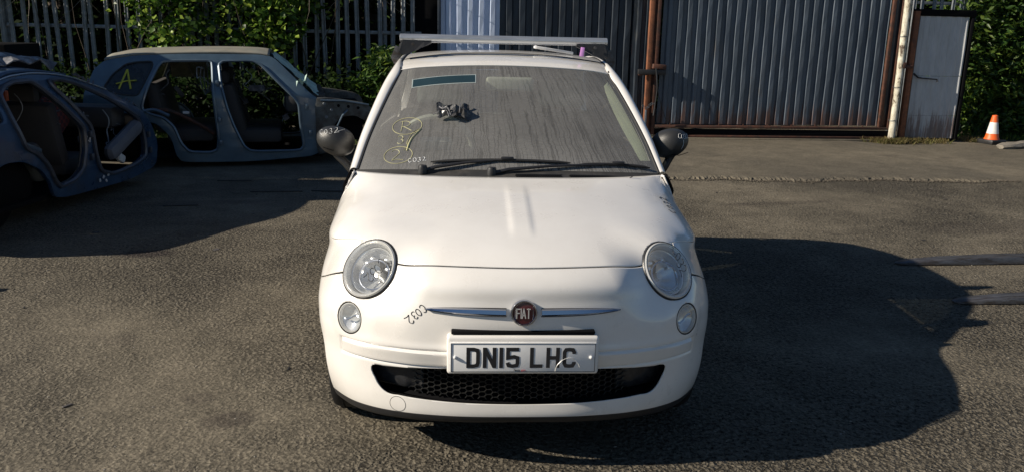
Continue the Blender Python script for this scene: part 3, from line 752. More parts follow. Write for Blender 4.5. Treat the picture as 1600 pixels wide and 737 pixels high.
def fog(s):
    c = Vector((FG_C[0]*s, FG_C[1], FG_C[2])); n = Vector((FG_N.x*s, FG_N.y, FG_N.z)); Mx = Matrix.Translation(c) @ frame_to(n).to_4x4()
    bm = bmesh.new(); lathe(bm, [(.0625, -.03), (.063, -.002), (.0605, .002), (.058, -.003), (.0575, -.02)], 40, Mx); h = fin('fog_light', bm, M_black, car)
    bm = bmesh.new(); lathe(bm, [(.058, -.008), (.0565, -.001), (.053, -.001), (.050, -.012)], 40, Mx); fin('bezel', bm, M_ring, h)
    bm = bmesh.new(); lathe(bm, [(.0565, -.012), (.050, -.016), (.035, -.028), (.015, -.036)], 32, Mx, cap1=True); fin('reflector', bm, M_silver, h)
    bm = bmesh.new(); tube(bm, [Mx @ Vector((a, .012*sin(a*60), -.012)) for a in np.linspace(-.035, .035, 8)], .0035, 6); fin('filament_shield', bm, M_chrome, h)
    bm = bmesh.new(); lathe(bm, [(.0565, 0), (.052, .006), (.04, .010), (.02, .0125), (.001, .013)], 40, Mx); fin('lens', bm, M_lens, h)
fog(-1); fog(1)
# ---- badge and whiskers
by = bsurf(0, .648)[0].y
Mb = Matrix.Translation((0, by-.012, .648)) @ frame_to(Vector((0, -1, .06))).to_4x4()
bm = bmesh.new(); lathe(bm, [(.047, -.012), (.048, .0), (.0455, .005), (.042, .005), (.039, .001), (.0385, -.004)], 48, Mb); badge = fin('badge', bm, M_chrome, car)
bm = bmesh.new(); lathe(bm, [(.0385, .0), (.02, .0025), (.001, .003)], 40, Mb); fin('badge_face', bm, M_red, badge)
LET = {'F': [[(0, 0), (0, 1)], [(0, .93), (.62, .93)], [(0, .52), (.5, .52)]], 'I': [[(.1, 0), (.1, 1)]], 'A': [[(0, 0), (.26, 1)], [(.26, 1), (.6, 0)], [(.08, .3), (.48, .3)]], 'T': [[(.3, 0), (.3, 1)], [(0, .93), (.62, .93)]]}
xx = -.0265
for ch, wd in (('F', .0135), ('I', .0060), ('A', .0165), ('T', .0135)):
    bm = bmesh.new()
    for st in LET[ch]: thick(bm, [(xx+p[0]*.0205, (p[1]-.5)*.037) for p in st], .0036, .002, .0032, lambda a, b, c: Mb @ Vector((a, b, c)))
    fin('badge_letter', bm, M_silver, badge, False); xx += wd
for sx in (-1, 1): bm = bmesh.new(); tube(bm, [Mb @ Vector((sx*(.030+.002*cos(a)), .024*sin(a), .003)) for a in np.linspace(-1.3, 1.3, 9)], .001, 4); fin('badge_trim', bm, M_chrome, badge)
for s in (-1, 1):
    rings = []; bm = bmesh.new()
    for t in np.linspace(0, 1, 26):
        xq = (.064+(.350-.064)*t); hh = .0128*(1-t**2.6)**.8+.0012; zc = .646+.002*t
        y0 = bsurf(s*xq, zc)[0].y
        prof = [(-hh, .004), (-hh*.9, -.008), (-hh*.25, -.015), (hh*.75, -.011), (hh, -.004), (hh, .004)]
        rings.append([bm.verts.new((s*xq, y0+b, zc+a)) for a, b in prof])
    for a, b in zip(rings, rings[1:]): ringfaces(bm, a, b)
    bm.faces.new(rings[0]); bm.faces.new(rings[-1]); wk = fin('chrome_bar', bm, M_chrome, car)
    bm = bmesh.new(); tube(bm, [(s*xq, bsurf(s*xq, .646)[0].y-.001, .646+q) for q, xq in [(-.0142*(1-((x_-.061)/.293)**2.6)**.8, x_) for x_ in np.linspace(.062, .353, 24)]], .0028, 5)
    tube(bm, [(s*xq, bsurf(s*xq, .646)[0].y-.001, .646+q) for q, xq in [(.0148*(1-((x_-.061)/.293)**2.6)**.8, x_) for x_ in np.linspace(.062, .353, 24)]], .0022, 5)
    fin('chrome_bar_seat', bm, M_black, wk)
# ---- number plate on its holder
bm = bmesh.new(); box(bm, (0, .028, .4925), (.545, .062, .145), None, .012, 3); holder = fin('plate_holder', bm, M_paint, car)
bm = bmesh.new(); box(bm, (0, .034, .5735), (.515, .05, .015), None, .005); fin('air_slot', bm, M_gap, car)  # black box set proud, its colour stands in for the slot's shade
bm = bmesh.new(); box(bm, (0, -.006, .4875), (.522, .006, .113), None, .0025); plate = fin('number_plate', bm, M_plate, car)
bm = bmesh.new()
for a, b in (((-.257, .4345), (.257, .4345)), ((.257, .4345), (.257, .5405)), ((.257, .5405), (-.257, .5405)), ((-.257, .5405), (-.257, .4345))):
    tube(bm, [(a[0], -.0095, a[1]), (b[0], -.0095, b[1])], .0011, 4)
fin('plate_border', bm, M_ink, plate)
H = .077; W = .048; S = .0135
def T(a, b, c): return Vector((a, c, b))
PL = {
 'D': [[(S/2, 0), (S/2, H)], [(0, H-S/2), (W*.55, H-S/2), (W*.8, H-S*.75), (W-S/2, H-S*1.5), (W-S/2, S*1.5), (W*.8, S*.75), (W*.55, S/2), (0, S/2)]],
 'N': [[(S/2, 0), (S/2, H)], [(W-S/2, 0), (W-S/2, H)], [(S*.55, H-S*.3), (W-S*.55, S*.3)]],
 '1': [[(S/2, 0), (S/2, H)]],
 '5': [[(W*.95, H-S/2), (S/2, H-S/2), (S/2, H*.5), (W*.6, H*.55), (W*.85, H*.5), (W-S/2, H*.38), (W-S/2, H*.22), (W*.8, S*.7), (W*.5, S/2), (W*.2, S*.7), (S*.4, S*1.5)]],
 'L': [[(S/2, H), (S/2, S/2), (W*.95, S/2)]],
 'H': [[(S/2, 0), (S/2, H)], [(W-S/2, 0), (W-S/2, H)], [(S/2, H*.5), (W-S/2, H*.5)]],
 'C': [[(W-S/2, H*.70), (W-S/2, H-S*1.3), (W*.75, H-S*.6), (W*.5, H-S/2), (W*.25, H-S*.6), (S/2, H-S*1.3), (S/2, S*1.3), (W*.25, S*.6), (W*.5, S/2), (W*.75, S*.6), (W-S/2, S*1.3), (W-S/2, H*.30)]],
}
xx = -.203
for ch in 'DN15 LHC':
    if ch == ' ': xx += .027; continue
    bm = bmesh.new()
    for k, st in enumerate(PL[ch]): thick(bm, [(xx+p[0], .449+p[1]) for p in st], S, .0008, -.0100-.00015*k, T)
    fin('plate_letter', bm, M_platink, plate, False); xx += (S if ch == '1' else W)+.0105
for s in (-1, 1):
    bm = bmesh.new(); lathe(bm, [(.0065, 0), (.0065, .004), (.003, .007), (.0005, .0075)], 14, Matrix.Translation((s*.243, -.009, .489)) @ frame_to((0, -1, 0)).to_4x4()); fin('screw_cap', bm, M_plate, plate)
def text(s, size, loc, mat, parent, name, rotx=pi/2):
    c = bpy.data.curves.new(name, 'FONT'); c.body = s; c.size = size; c.extrude = .0003
    o = bpy.data.objects.new(name, c); dg = bpy.context.evaluated_depsgraph_get(); col.objects.link(o); dg.update()
    me = bpy.data.meshes.new_from_object(o.evaluated_get(dg)); bpy.data.objects.remove(o)
    me.transform(Matrix.Translation(loc) @ Matrix.Rotation(rotx, 4, 'X'))
    return link(name, me, mat, parent, False)
text('Penta', .0105, (-.034, -.0100, .4372), M_ink, plate, 'plate_print'); text('gon', .0105, (-.0065, -.0100, .4372), M_redink, plate, 'plate_print')
# scratch looping over the right end of the plate
bm = bmesh.new(); tube(bm, curve([(.115, -.0112, .437), (.122, -.0114, .460), (.145, -.0115, .482), (.175, -.0115, .487), (.196, -.0114, .468), (.203, -.0112, .452)], 5), .0010, 4); fin('scratch', bm, M_ring, plate)
# ---- lower grille
def gy_(x_): a = abs(x_); return .060+.55*a*a*(.5+a)
bm = bmesh.new(); 
V = [[bm.verts.new((x_, gy_(x_)+.045+yo, z_)) for x_ in np.linspace(-.57, .57, 41)] for z_, yo in ((.28, -.05), (.29, 0), (.35, .01), (.42, 0), (.43, -.05))]
for a, b in zip(V, V[1:]): ringfaces(bm, a, b, False)
fin('grille_back', bm, M_gap, car)
bm = bmesh.new(); hw, hh = .0158, .0100
M_gr = simple('grille_black', (.020, .020, .020), .28)
for i in range(-18, 19):
    for j in range(0, 8):
        xc = i*1.5*hw; z0 = .292+j*2*hh+(hh if i % 2 else 0)
        if abs(xc) > .42 or z0 > .43: continue
        P = [(xc-hw, z0), (xc-hw*.5, z0+hh), (xc+hw*.5, z0+hh), (xc+hw, z0)]
        for a, b in zip(P, P[1:]):
            n_ = Vector((b[0]-a[0], 0, b[1]-a[1])).normalized(); pn = Vector((-n_.z, 0, n_.x))*.0011
            A0 = Vector((a[0], gy_(a[0]), a[1])); B0 = Vector((b[0], gy_(b[0]), b[1])); dv = Vector((0, .012, 0))
            q = [bm.verts.new(v) for v in (A0-pn, A0+pn, B0+pn, B0-pn, A0-pn+dv, A0+pn+dv, B0+pn+dv, B0-pn+dv)]
            for f_ in ((0, 1, 2, 3), (1, 5, 6, 2), (0, 3, 7, 4)): bm.faces.new([q[j_] for j_ in f_])
fin('grille_mesh', bm, M_gr, car, False)
for s in (-1, 1):
    bm = bmesh.new(); rows_ = []
    for z_, dy_, sh_ in ((.296, .03, 0), (.305, .004, .01), (.335, -.004, .018), (.375, -.002, .035), (.405, .004, .048), (.424, .03, .052)):
        rows_.append([(s*(x_+sh_*((x_-.36)/.16)), gy_(x_)*.86+.018+dy_+(.012 if x_ < .42 else 0)*1, z_) for x_ in (.36, .39, .42, .44, .47, .50, .525)])
    A, _, _ = grid_surface(rows_, 4, 4); o = fin('grille_end_cover', grid_bm(A), M_gloss, car)
# tow eye cover outline
bm = bmesh.new(); P = []
for a in np.linspace(0, 2*pi, 30, endpoint=False):
    h = bsurf(-.455+.030*cos(a), .262+.030*sin(a))
    if h[0]: P.append(h[0]+Vector((0, .0004, 0)))
tube(bm, P, .0013, 4, closed=True); fin('tow_eye_cover', bm, M_cowlm, bumper)
# ---- mirrors
def mirror(s):
    c = Vector((-.853, 1.40, 1.060)) if s < 0 else Vector((.827, 1.40, 1.074)); bm = bmesh.new(); nu, nv = 28, 16; rings = []
    for i in range(1, nv):
        th = pi*i/nv; rr_ = sin(th)**.82; xx_ = -cos(th)
        ring = []
        for k in range(nu):
            a = 2*pi*k/nu; ca, sa = cos(a), sin(a)
            yy = .075*rr_*(abs(ca)**.85)*(1 if ca > 0 else -1); zz = .073*rr_*(abs(sa)**.9)*(1 if sa > 0 else -1)
            if yy > .02: yy = .02+(yy-.02)*.35
            ou = xx_*s; zz *= 1.0-.10*max(0, ou)**1.6; zz += .008*ou+(.006*ou if zz < 0 else 0)
            ring.append(bm.verts.new(c+Vector((xx_*.094, yy+.018*xx_*xx_, zz+(.014 if s < 0 else .0)*0))))
        rings.append(ring)
    for a, b in zip(rings, rings[1:]): ringfaces(bm, a, b)
    bm.faces.new(rings[0][::-1]); bm.faces.new(rings[-1])
    rot = Matrix.Translation(c) @ Matrix.Rotation(s*radians(-6), 4, 'Z') @ Matrix.Rotation(s*radians(-3), 4, 'Y') @ Matrix.Translation(-c)
    bmesh.ops.transform(bm, matrix=rot, verts=bm.verts)
    t = BVHTree.FromBMesh(bm)
    o = fin('door_mirror', bm, M_mirror_pl, car)
    bm = bmesh.new(); tube(bm, curve([(s*(.868 if s < 0 else .842), 1.405, 1.03), (s*(.845 if s < 0 else .825), 1.40, .99), (s*.80, 1.39, .945), (s*.762, 1.38, .90)], 5), [.036, .034, .031, .029, .027, .026]+[.025]*10, 12, flat=.75); fin('mirror_stalk', bm, M_mirror_pl if s < 0 else M_black, o)
    bm = bmesh.new(); tube(bm, [(s*.905, 1.337, 1.036), (s*.86, 1.332, 1.022), (s*.80, 1.35, 1.025)], .0018, 4); fin('mirror_seam', bm, M_gap, o)
    bm = bmesh.new(); lathe(bm, [(.0, 0), (.055, 0), (.06, -.005)], 24, Matrix.Translation(c+Vector((0, .052, -.002))) @ Matrix.Diagonal((1.3, 1, 1, 1)) @ frame_to((0, 1, 0)).to_4x4()); fin('mirror_glass', bm, M_chrome, o)
    return o, t
mirL = mirror(-1); mirR = mirror(1)
# ---- wheels
def wheel(x_, y_):
    s = 1 if x_ > 0 else -1; c = Vector((x_, y_, .288)); Mw = Matrix.Translation(c) @ frame_to((s, 0, 0)).to_4x4()
    bm = bmesh.new(); lathe(bm, [(.19, -.08), (.25, -.09), (.278, -.082), (.288, -.06), (.289, 0), (.288, .06), (.278, .082), (.25, .09), (.19, .08)], 48, Mw); wh = fin('wheel', bm, M_gap, car)
    wh.data.materials.clear(); wh.data.materials.append(M_blackr)
    bm = bmesh.new()
    for k in range(64):
        a = 2*pi*k/64
        for q, sg in ((-.045, 1), (0, -1), (.045, 1)): box(bm, Mw @ Vector((.289*cos(a+q*.3*sg), .289*sin(a+q*.3*sg), q)), (.016, .035, .010), (Mw.to_3x3() @ Matrix.Rotation(a, 3, 'Z') @ Matrix(((0, 0, 1), (0, 1, 0), (1, 0, 0)))))
    meta(fin('tyre_tread', bm, M_blackr, wh, False), kind='stuff')
    bm = bmesh.new(); lathe(bm, [(.19, .075), (.185, .03), (.17, .02), (.06, .035), (.03, .05), (.001, .05)], 40, Mw); fin('rim', bm, M_alu, wh)
for x_ in (-.675, .675):
    for y_ in (.69, 2.99): wheel(x_, y_)
# floor pan; wide pan and front box added to stop light leaking underneath
obox('floor_pan', (0, 1.84, .23), (1.14, 3.15, .20), M_gap, car); obox('floor_pan', (0, 1.84, .225), (1.56, 1.56, .17), M_gap, car); obox('underside_block', (0, .50, .17), (1.14, .46, .07), M_gap, car); obox('bulkhead', (0, 1.12, .60), (1.50, .04, .62), M_gap, car); obox('engine_bay', (0, .66, .50), (1.0, .80, .46), M_gap, car)
for s in (-1, 1): obox('wheel_arch_liner', (s*.52, .69, .50), (.03, .75, .5), M_gap, car)
# ---- interior
bm = bmesh.new(); rows_ = []
for y_, z_ in ((1.06, .93), (1.20, .985), (1.38, .99), (1.46, .95), (1.50, .80)): rows_.append([(x_, y_+.03*(x_/.7)**2, z_-.03*abs(x_/.7)**3) for x_ in np.linspace(-.69, .69, 9)])
A, _, _ = grid_surface(rows_, 5, 3); fin('dashboard', grid_bm(A), M_dash, car)
bm = bmesh.new(); lathe(bm, [(.0, .02), (.10, .018), (.13, -.01), (.14, -.05)], 24, Matrix.Translation((-.36, 1.43, 1.0)) @ Matrix.Diagonal((1.2, .6, .55, 1))); fin('instrument_hood', bm, M_dash, car)
def seat(x_, y_):
    bm = bmesh.new(); box(bm, (x_, y_, .56), (.50, .52, .16), None, .05, 3); st = fin('seat', bm, M_seat, car)
    bm = bmesh.new(); box(bm, (x_, y_+.30, .86), (.48, .13, .60), Matrix.Rotation(radians(-14), 3, 'X'), .055, 3); fin('backrest', bm, M_seat, st)
    bm = bmesh.new(); box(bm, (x_, y_+.40, 1.25), (.27, .09, .17), Matrix.Rotation(radians(-10), 3, 'X'), .035, 3); fin('headrest', bm, M_cream, st)
seat(-.36, 1.85); seat(.36, 1.85)
bm = bmesh.new(); box(bm, (0, 2.85, .78), (1.1, .14, .55), Matrix.Rotation(radians(-12), 3, 'X'), .05, 3); fin('rear_seat', bm, M_seat, car)
Ms = Matrix.Translation((-.36, 1.56, 1.02)) @ frame_to(Vector((0, .85, .5))).to_4x4()
bm = bmesh.new(); tube(bm, [Ms @ Vector((.185*cos(a), .185*sin(a), 0)) for a in np.linspace(0, 2*pi, 40, endpoint=False)], .016, 8, closed=True); swh = fin('steering_wheel', bm, M_cream, car)
bm = bmesh.new(); box(bm, Ms @ Vector((0, 0, -.02)), (.17, .13, .05), Ms.to_3x3(), .02); fin('steering_hub', bm, M_cream, swh)
bm = bmesh.new()
for a in (0, pi, -pi/2): tube(bm, [Ms @ Vector((.06*cos(a), .06*sin(a), -.02)), Ms @ Vector((.18*cos(a), .18*sin(a), 0))], .014, 6, flat=.6)
fin('steering_spoke', bm, M_dash, swh)
bm = bmesh.new(); box(bm, (0.02, 1.66, 1.335), (.25, .035, .075), None, .016, 3); rv = fin('rear_view_mirror', bm, M_cream, car)
bm = bmesh.new(); tube(bm, [(.02, 1.665, 1.36), (.02, 1.675, 1.385)], .008, 6); fin('mirror_arm', bm, M_dash, rv)
bm = bmesh.new(); rows_ = []
for k, t in enumerate(np.linspace(0, 1, 12)):
    gpt = crs([r[-1] for r in WSG], 8)[0]; p = gpt[int(t*(len(gpt)-1)*.93)]; wdt = .052*sin(pi*min(1, max(0, t*1.0)))**.5+.004
    base = Vector((p[0]-.018, p[1]+.004, p[2]-.012)); rows_.append([base+Vector((-wdt*1.15, -.012, 0)), base+Vector((-wdt*.5, -.006, .002)), base])
fin('pillar_trim', grid_bm(np.array([[tuple(q) for q in r] for r in rows_])), M_ivory, car)
bm = bmesh.new(); box(bm, (0, 2.3, 1.41), (1.0, .9, .01), None, .003); fin('headlining', bm, M_seat, car)
# opaque teal patch standing in for a clean strip of the dusty glass
def ws_patch(name, u0, u1, v0, v1, mat, parent, lift, n=10):
    bm = bmesh.new(); V = []
    for j in range(4):
        rw = []
        for i in range(n):
            xq = u0+(u1-u0)*i/(n-1); yq = v0+(v1-v0)*j/3; p, n_ = on_ws(xq, yq); rw.append(bm.verts.new(p+n_*lift))
        V.append(rw)
    for a, b in zip(V, V[1:]): ringfaces(bm, a, b, False)
    return fin(name, bm, mat, parent)
ws_patch('teal_patch_edge', -.487, -.158, 1.570, 1.640, M_tealedge, ws, .0012); stp = ws_patch('teal_patch', -.482, -.163, 1.575, 1.635, M_teal, ws, .0022)
# ---- roof bar
def bar(y_, z_):
    bm = bmesh.new(); rings = []
    for x_ in (-.572, -.57, .57, .572):
        k = .9 if abs(x_) > .571 else 1
        rings.append([bm.verts.new((x_, y_+.030*cos(a)*k, z_+.0225*sin(a)*k)) for a in np.linspace(0, 2*pi, 20, endpoint=False)])
    for a, b in zip(rings, rings[1:]): ringfaces(bm, a, b)
    bm.faces.new(rings[0]); bm.faces.new(rings[-1]); rb = fin('roof_bar', bm, M_alu, car)
    for s in (-1, 1):
        bm = bmesh.new(); P = []
        for xa, zt_, zb_ in ((.575, z_-.035, z_-.075), (.555, z_-.012, z_-.092), (.50, z_-.014, z_-.075), (.44, z_-.017, z_-.045), (.40, z_-.017, z_-.028)):
            P.append([bm.verts.new((s*xa, y_-.038, zb_)), bm.verts.new((s*xa, y_-.03, zt_)), bm.verts.new((s*xa, y_+.03, zt_)), bm.verts.new((s*xa, y_+.038, zb_))])
        for a, b in zip(P, P[1:]): ringfaces(bm, a, b)
        bm.faces.new(P[0]); bm.faces.new(P[-1]); bmesh.ops.recalc_face_normals(bm, faces=bm.faces); fin('bar_foot', bm, M_black, rb, False)
        bm = bmesh.new(); tube(bm, [(s*.50, y_-.045, z_-.03), (s*.50, y_-.06, z_-.03)], .008, 8); tube(bm, [(s*.575, y_, z_-.05), (s*.600, y_, z_-.11), (s*.588, y_, z_-.135)], [.012, .012, .010], 6, flat=2.2); fin('foot_clamp', bm, M_steel, rb)
    return rb
rb = bar(1.957, 1.556); rb['label'] = 'satin silver roof bar across the front of the roof'
bm = bmesh.new(); box(bm, (.43, 1.915, 1.502), (.022, .003, .050), Matrix.Rotation(radians(8), 3, 'Y'), .001); fin('paper_tag', bm, M_pink, rb, label='small lilac tag hanging below the bar')
bm = bmesh.new(); box(bm, (.30, 2.15, 1.502), (.23, .02, .016), Matrix.Rotation(radians(8), 3, 'Y') @ Matrix.Rotation(radians(12), 3, 'Z'), .004)
lathe(bm, [(.0, .010), (.012, .006), (.012, -.006), (0, -.010)], 10, Matrix.Translation((.19, 2.13, 1.518)))
meta(fin('aerial_mast', bm, simple('white_plastic', (.78, .78, .77), .4), None), 'short white plastic rod lying on the car roof under the silver bar', 'rod')
# ---- crumpled black plastic on the windscreen
p, n_ = on_ws(-.270, 1.345); Mc = Matrix.Translation(p) @ frame_to(n_, Vector((0, 1, 0))).to_4x4()
Rg, Cg = 9, 13; V = np.zeros((Rg, Cg, 3))
for i in range(Rg):
    for j in range(Cg):
        a = (j/(Cg-1)-.5); b = (i/(Rg-1)-.5)
        q = Vector((a*.16, b*(.085+.02*sin(j*1.3)), .016+.030*(1-(2*a)**2)*(1-.6*(2*b)**2)+.010*sin(9*b+7*a)+.006*sin(23*a)+rnd.uniform(-.003, .003)))
        if a < -.3: q.z += .008; q.y += .012
        V[i, j] = Mc @ q
bm = grid_bm(V); wrap = fin('crumpled_plastic', bm, M_gloss, None, False); md = wrap.modifiers.new('t', 'SOLIDIFY'); md.thickness = .004
meta(wrap, 'crumpled black plastic scrap stuck on the dusty windscreen', 'plastic scrap')
bm = bmesh.new()
tube(bm, curve([Mc @ Vector(q) for q in ((-.10, .0, .012), (-.06, .008, .02), (-.03, -.02, .045), (-.02, -.045, .03))], 5), .003, 5)
tube(bm, curve([Mc @ Vector(q) for q in ((-.065, .02, .04), (-.05, .0, .045), (-.025, -.005, .05), (-.012, -.04, .035))], 5), .0035, 5); tube(bm, curve([Mc @ Vector(q) for q in ((.04, .03, .05), (.035, .0, .052), (.03, -.02, .03))], 5), .0018, 4)
fin('torn_edge', bm, M_torn, wrap)
# ---- handwriting
def dirs(ang, sc, R0=Vector((1, 0, 0)), U0=Vector((0, 0, 1))):
    a = radians(ang); return (R0*cos(a)+U0*sin(a))*sc, (-R0*sin(a)+U0*cos(a))*sc
R_, U_ = dirs(-137, .030); project_strokes('pen_mark', word('C032', .72, .05, 3), (-.362, .05, .662), R_, U_, M_ink, bumper, BODY_BVH, .0015, nrm=Vector((0, -1, 0)))
R_, U_ = Vector((-.002, .046, 0)), Vector((-.034, -.004, 0)); project_strokes('pen_mark', word('C032', .95, .05, 4), (.700, .70, .95), R_, U_, M_ink, bonnet, BODY_BVH, .0012, nrm=Vector((0, 0, 1)))
h, c, n, t = lampL; R_, U_ = dirs(-130, .034); project_strokes('pen_mark', word('C032', .68, .05, 5), c+Vector((.045, -.1, .052)), R_, U_, M_ink, h, t, .0013, nrm=Vector((0, -1, 0)))
h, c, n, t = lampR; R_, U_ = dirs(-72, .034); project_strokes('pen_mark', word('C032', .68, .05, 6), c+Vector((.020, -.1, .072)), R_, U_, M_ink, h, t, .0013, nrm=Vector((0, -1, 0)))
o, t = mirL; R_, U_ = dirs(9, .030); project_strokes('pen_mark', word('C032', .80, .04, 7)+[[(3.0, .2), (3.6, .25), (4.1, .22)]], (-.922, 1.2, 1.095), R_, U_*.75, M_whitepen, o, t, .0010, nrm=Vector((0, -1, 0)))
o, t = mirR; R_, U_ = dirs(-5, .022); project_strokes('pen_mark', word('C032', .70, .04, 8)+[[(1.3, -.2), (1.5, -1.2), (1.2, -2.4)]], (.850, 1.2, 1.107), R_, U_, M_whitepen, o, t, .0009, nrm=Vector((0, -1, 0)))
R_, U_ = dirs(6, .026, Vector((1, 0, 0)), Vector((0, .55, .83))); project_strokes('pen_mark', word('C032', .85, .04, 9), (-.475, 1.083, 1.01), R_, U_, M_whitepen, ws, WS_BVH, .0014, nrm=Vector((0, -.83, .55)), lift=.001)
wn = Vector((0, -.62, .78)); R0 = Vector((1, 0, 0)); U0 = Vector((0, .78, .62))
def wsm(strokes, x_, y_, sc, rad=.0017, ang=0, mat=M_yelpen):
    p, n_ = on_ws(x_, y_); a = radians(ang); R_ = (R0*cos(a)+U0*sin(a))*sc; U_ = (-R0*sin(a)+U0*cos(a))*sc
    project_strokes('pen_mark', strokes, p, R_, U_, mat, ws, WS_BVH, rad, nrm=wn)
wsm([arc(.5, .5, .95, .82, 60, 440, 24)]+[[(a-.0, b) for a, b in s] for s in word('P', 1, 0)], -.530, 1.275, .075)
wsm([arc(.5, .5, .95, .80, 100, 470, 24)]+word('2', 1, 0), -.560, 1.115, .070)
wsm(word('3', 1, 0, 2)+[[(.9, -.2), (1.1, .6), (1.5, 1.5), (2.0, 1.9)], [(.7, -1.0), (1.0, -.4), (.95, .2)]], -.535, 1.205, .050)
wsm([[(1.0, -1.2), (1.15, -.3), (1.4, .5), (1.9, 1.3), (2.2, 1.8)]], -.535, 1.21, .050, .005)

# =================================================================== GROUND
def sheet(name, x0, x1, y0, y1, z, mat, nx=2, ny=2, fz=None):
    xs = np.linspace(x0, x1, nx); ys = np.linspace(y0, y1, ny)
    B = np.array([[(a, b, z+(fz(a, b) if fz else 0)) for a in xs] for b in ys]); return meta(fin(name, grid_bm(B), mat, None, True), kind='structure')
sheet('ground', -150, 150, -150, 150, 0, M_ground, 2, 2)
# raised, crumbling apron in front of the gate
def edge_y(a): return 6.40+.05*(a-2)+.05*sin(a*3.1)+.03*sin(a*9.7)
bm = bmesh.new(); xs = np.concatenate([np.linspace(-14, 1.2, 40), np.linspace(1.3, 6.3, 240), np.linspace(6.4, 20, 30)]); rows_ = [[], [], [], []]
for a in xs:
    k = ss(6.35, 5.6, a)*ss(-4, -2, a); e = edge_y(a)+(rnd.uniform(-.035, .035) if 1 < a < 6.4 else 0); h = .024*k+.004
    rows_[0].append((a, e-.035*rnd.uniform(.3, 1.5), .001)); rows_[1].append((a, e+rnd.uniform(-.01, .02), h*rnd.uniform(.45, .95)+.001)); rows_[2].append((a, e+.09, h+.001)); rows_[3].append((a, 10.6, h+.006))
meta(fin('apron', grid_bm(np.array(rows_)), M_apron, None, False), kind='structure')
# rubble along the broken edge and grit over the yard
def stones(name, pts, mat):
    vs, fs = [], []
    base = [(1, 0, 0), (-1, 0, 0), (0, 1, 0), (0, -1, 0), (0, 0, 1), (0, 0, -1)]
    tri = [(0, 2, 4), (2, 1, 4), (1, 3, 4), (3, 0, 4), (2, 0, 5), (1, 2, 5), (3, 1, 5), (0, 3, 5)]
    for (x_, y_, z_, s_) in pts:
        k = len(vs); a = rnd.uniform(0, 6.28)
        for b in base:
            q = Vector(b)*s_*rnd.uniform(.6, 1.2); vs.append((x_+q.x*cos(a)-q.y*sin(a), y_+q.x*sin(a)+q.y*cos(a), z_+q.z*.6))
        fs += [tuple(k+i for i in t) for t in tri]
    me = bpy.data.meshes.new(name); me.from_pydata(vs, [], fs); return meta(link(name, me, mat, None, False), kind='stuff')
stones('rubble', [(a, edge_y(a)-abs(rnd.gauss(0, .05))+.01, .008, rnd.uniform(.004, .013)) for a in [rnd.uniform(1.2, 6.3) for _ in range(3200)]], M_rubble)
stones('grit', [(rnd.uniform(-4.5, 6), rnd.uniform(-.3, 6.3), .001, rnd.choice((.002, .003, .003, .006))) for _ in range(3500)], simple('pale_grit', (.24, .22, .19), .9, var=.4, vs=3))
bm = bmesh.new()
for i in range(60):
    a, b = rnd.uniform(-4.5, 5.5), rnd.uniform(-.2, 6.2)
    if -1.0 < a < 1.0 and b > -.2: continue
    ln = rnd.uniform(.01, .05); box(bm, (a, b, .004), (ln, ln*rnd.uniform(.15, .6), .004), Matrix.Rotation(rnd.uniform(0, 3), 3, 'Z') @ Matrix.Rotation(rnd.uniform(-.2, .2), 3, 'X'), .001, 1)
meta(fin('scrap_bits', bm, simple('mixed_scrap', (.10, .09, .085), .6, var=.5, vs=1.5, c2=(.02, .02, .02), thr=(.45, .5)), None, False), kind='stuff')
# ---- pallet forks lying in from the right
def fork(tip, ang, L=2.0):
    d = Vector((cos(ang), sin(ang), 0)); nx_ = Vector((-d.y, d.x, 0)); bm = bmesh.new(); P = []
    for t, wd, h in ((0, .018, .008), (.03, .034, .014), (.10, .050, .022), (.35, .056, .038), (.8, .058, .052), (L, .058, .06)):
        c = Vector(tip)+d*t; z0 = .006
        P.append([bm.verts.new(c+nx_*a+Vector((0, 0, z0+b))) for a, b in ((-wd, 0), (-wd, h*.8), (-wd+.006, h), (wd-.006, h), (wd, h*.8), (wd, 0))])
    for a, b in zip(P, P[1:]): ringfaces(bm, a, b)
    bm.faces.new(P[0]); bm.faces.new(P[-1]); bmesh.ops.recalc_face_normals(bm, faces=bm.faces); return fin('pallet_fork', bm, M_steel, None)
meta(fork((2.96, 2.99, 0), radians(4)), 'long grey steel pallet fork on the ground, the farther one from the camera', 'pallet fork', 'pallet forks lying on the yard')
meta(fork((2.88, 2.10, 0), radians(3)), 'grey steel pallet fork on the ground, nearer one, its tip in the car shadow', 'pallet fork', 'pallet forks lying on the yard')

# =================================================================== METAL FENCES AND GATE
def sheet_profile(bm, A, B_, z0, z1, pitch=.15, depth=.035, nseg=1, s0=0., s1=None):
    A = Vector(A); B_ = Vector(B_); d = (B_-A); L = d.length if s1 is None else s1; d.normalize(); n = Vector((d.y, -d.x, 0))
    prof = []; s = s0
    while s < L-1e-4:
        for f, o_ in ((0, 0), (.38, 0), (.50, 1), (.88, 1)):
            q = s+f*pitch
            if q < L: prof.append((q, o_*depth))
        s += pitch
    prof.append((L, 0)); rows_ = []
    ph = rnd.uniform(0, 6)
    for z in np.linspace(z0, z1, nseg+1): rows_.append([bm.verts.new(A+d*(q+.002*sin(z*5+q*7+ph))+n*(o_+.0045*sin(z*3.1+ph+q*2.3)*sin(q*4.1+ph)+.002*sin(q*31+z*9))+Vector((0, 0, z))) for q, o_ in prof])
    for a, b in zip(rows_, rows_[1:]): ringfaces(bm, a, b, False)
def sheetpart(name, A, B_, z0, z1, mat, par, s0, s1, pitch=.15, depth=.035, label=None):
    bm = bmesh.new(); sheet_profile(bm, A, B_, z0, z1, pitch, depth, 12, s0, s1); o = fin(name, bm, mat, par, False, label); md = o.modifiers.new('t', 'SOLIDIFY'); md.thickness = .0025; return o
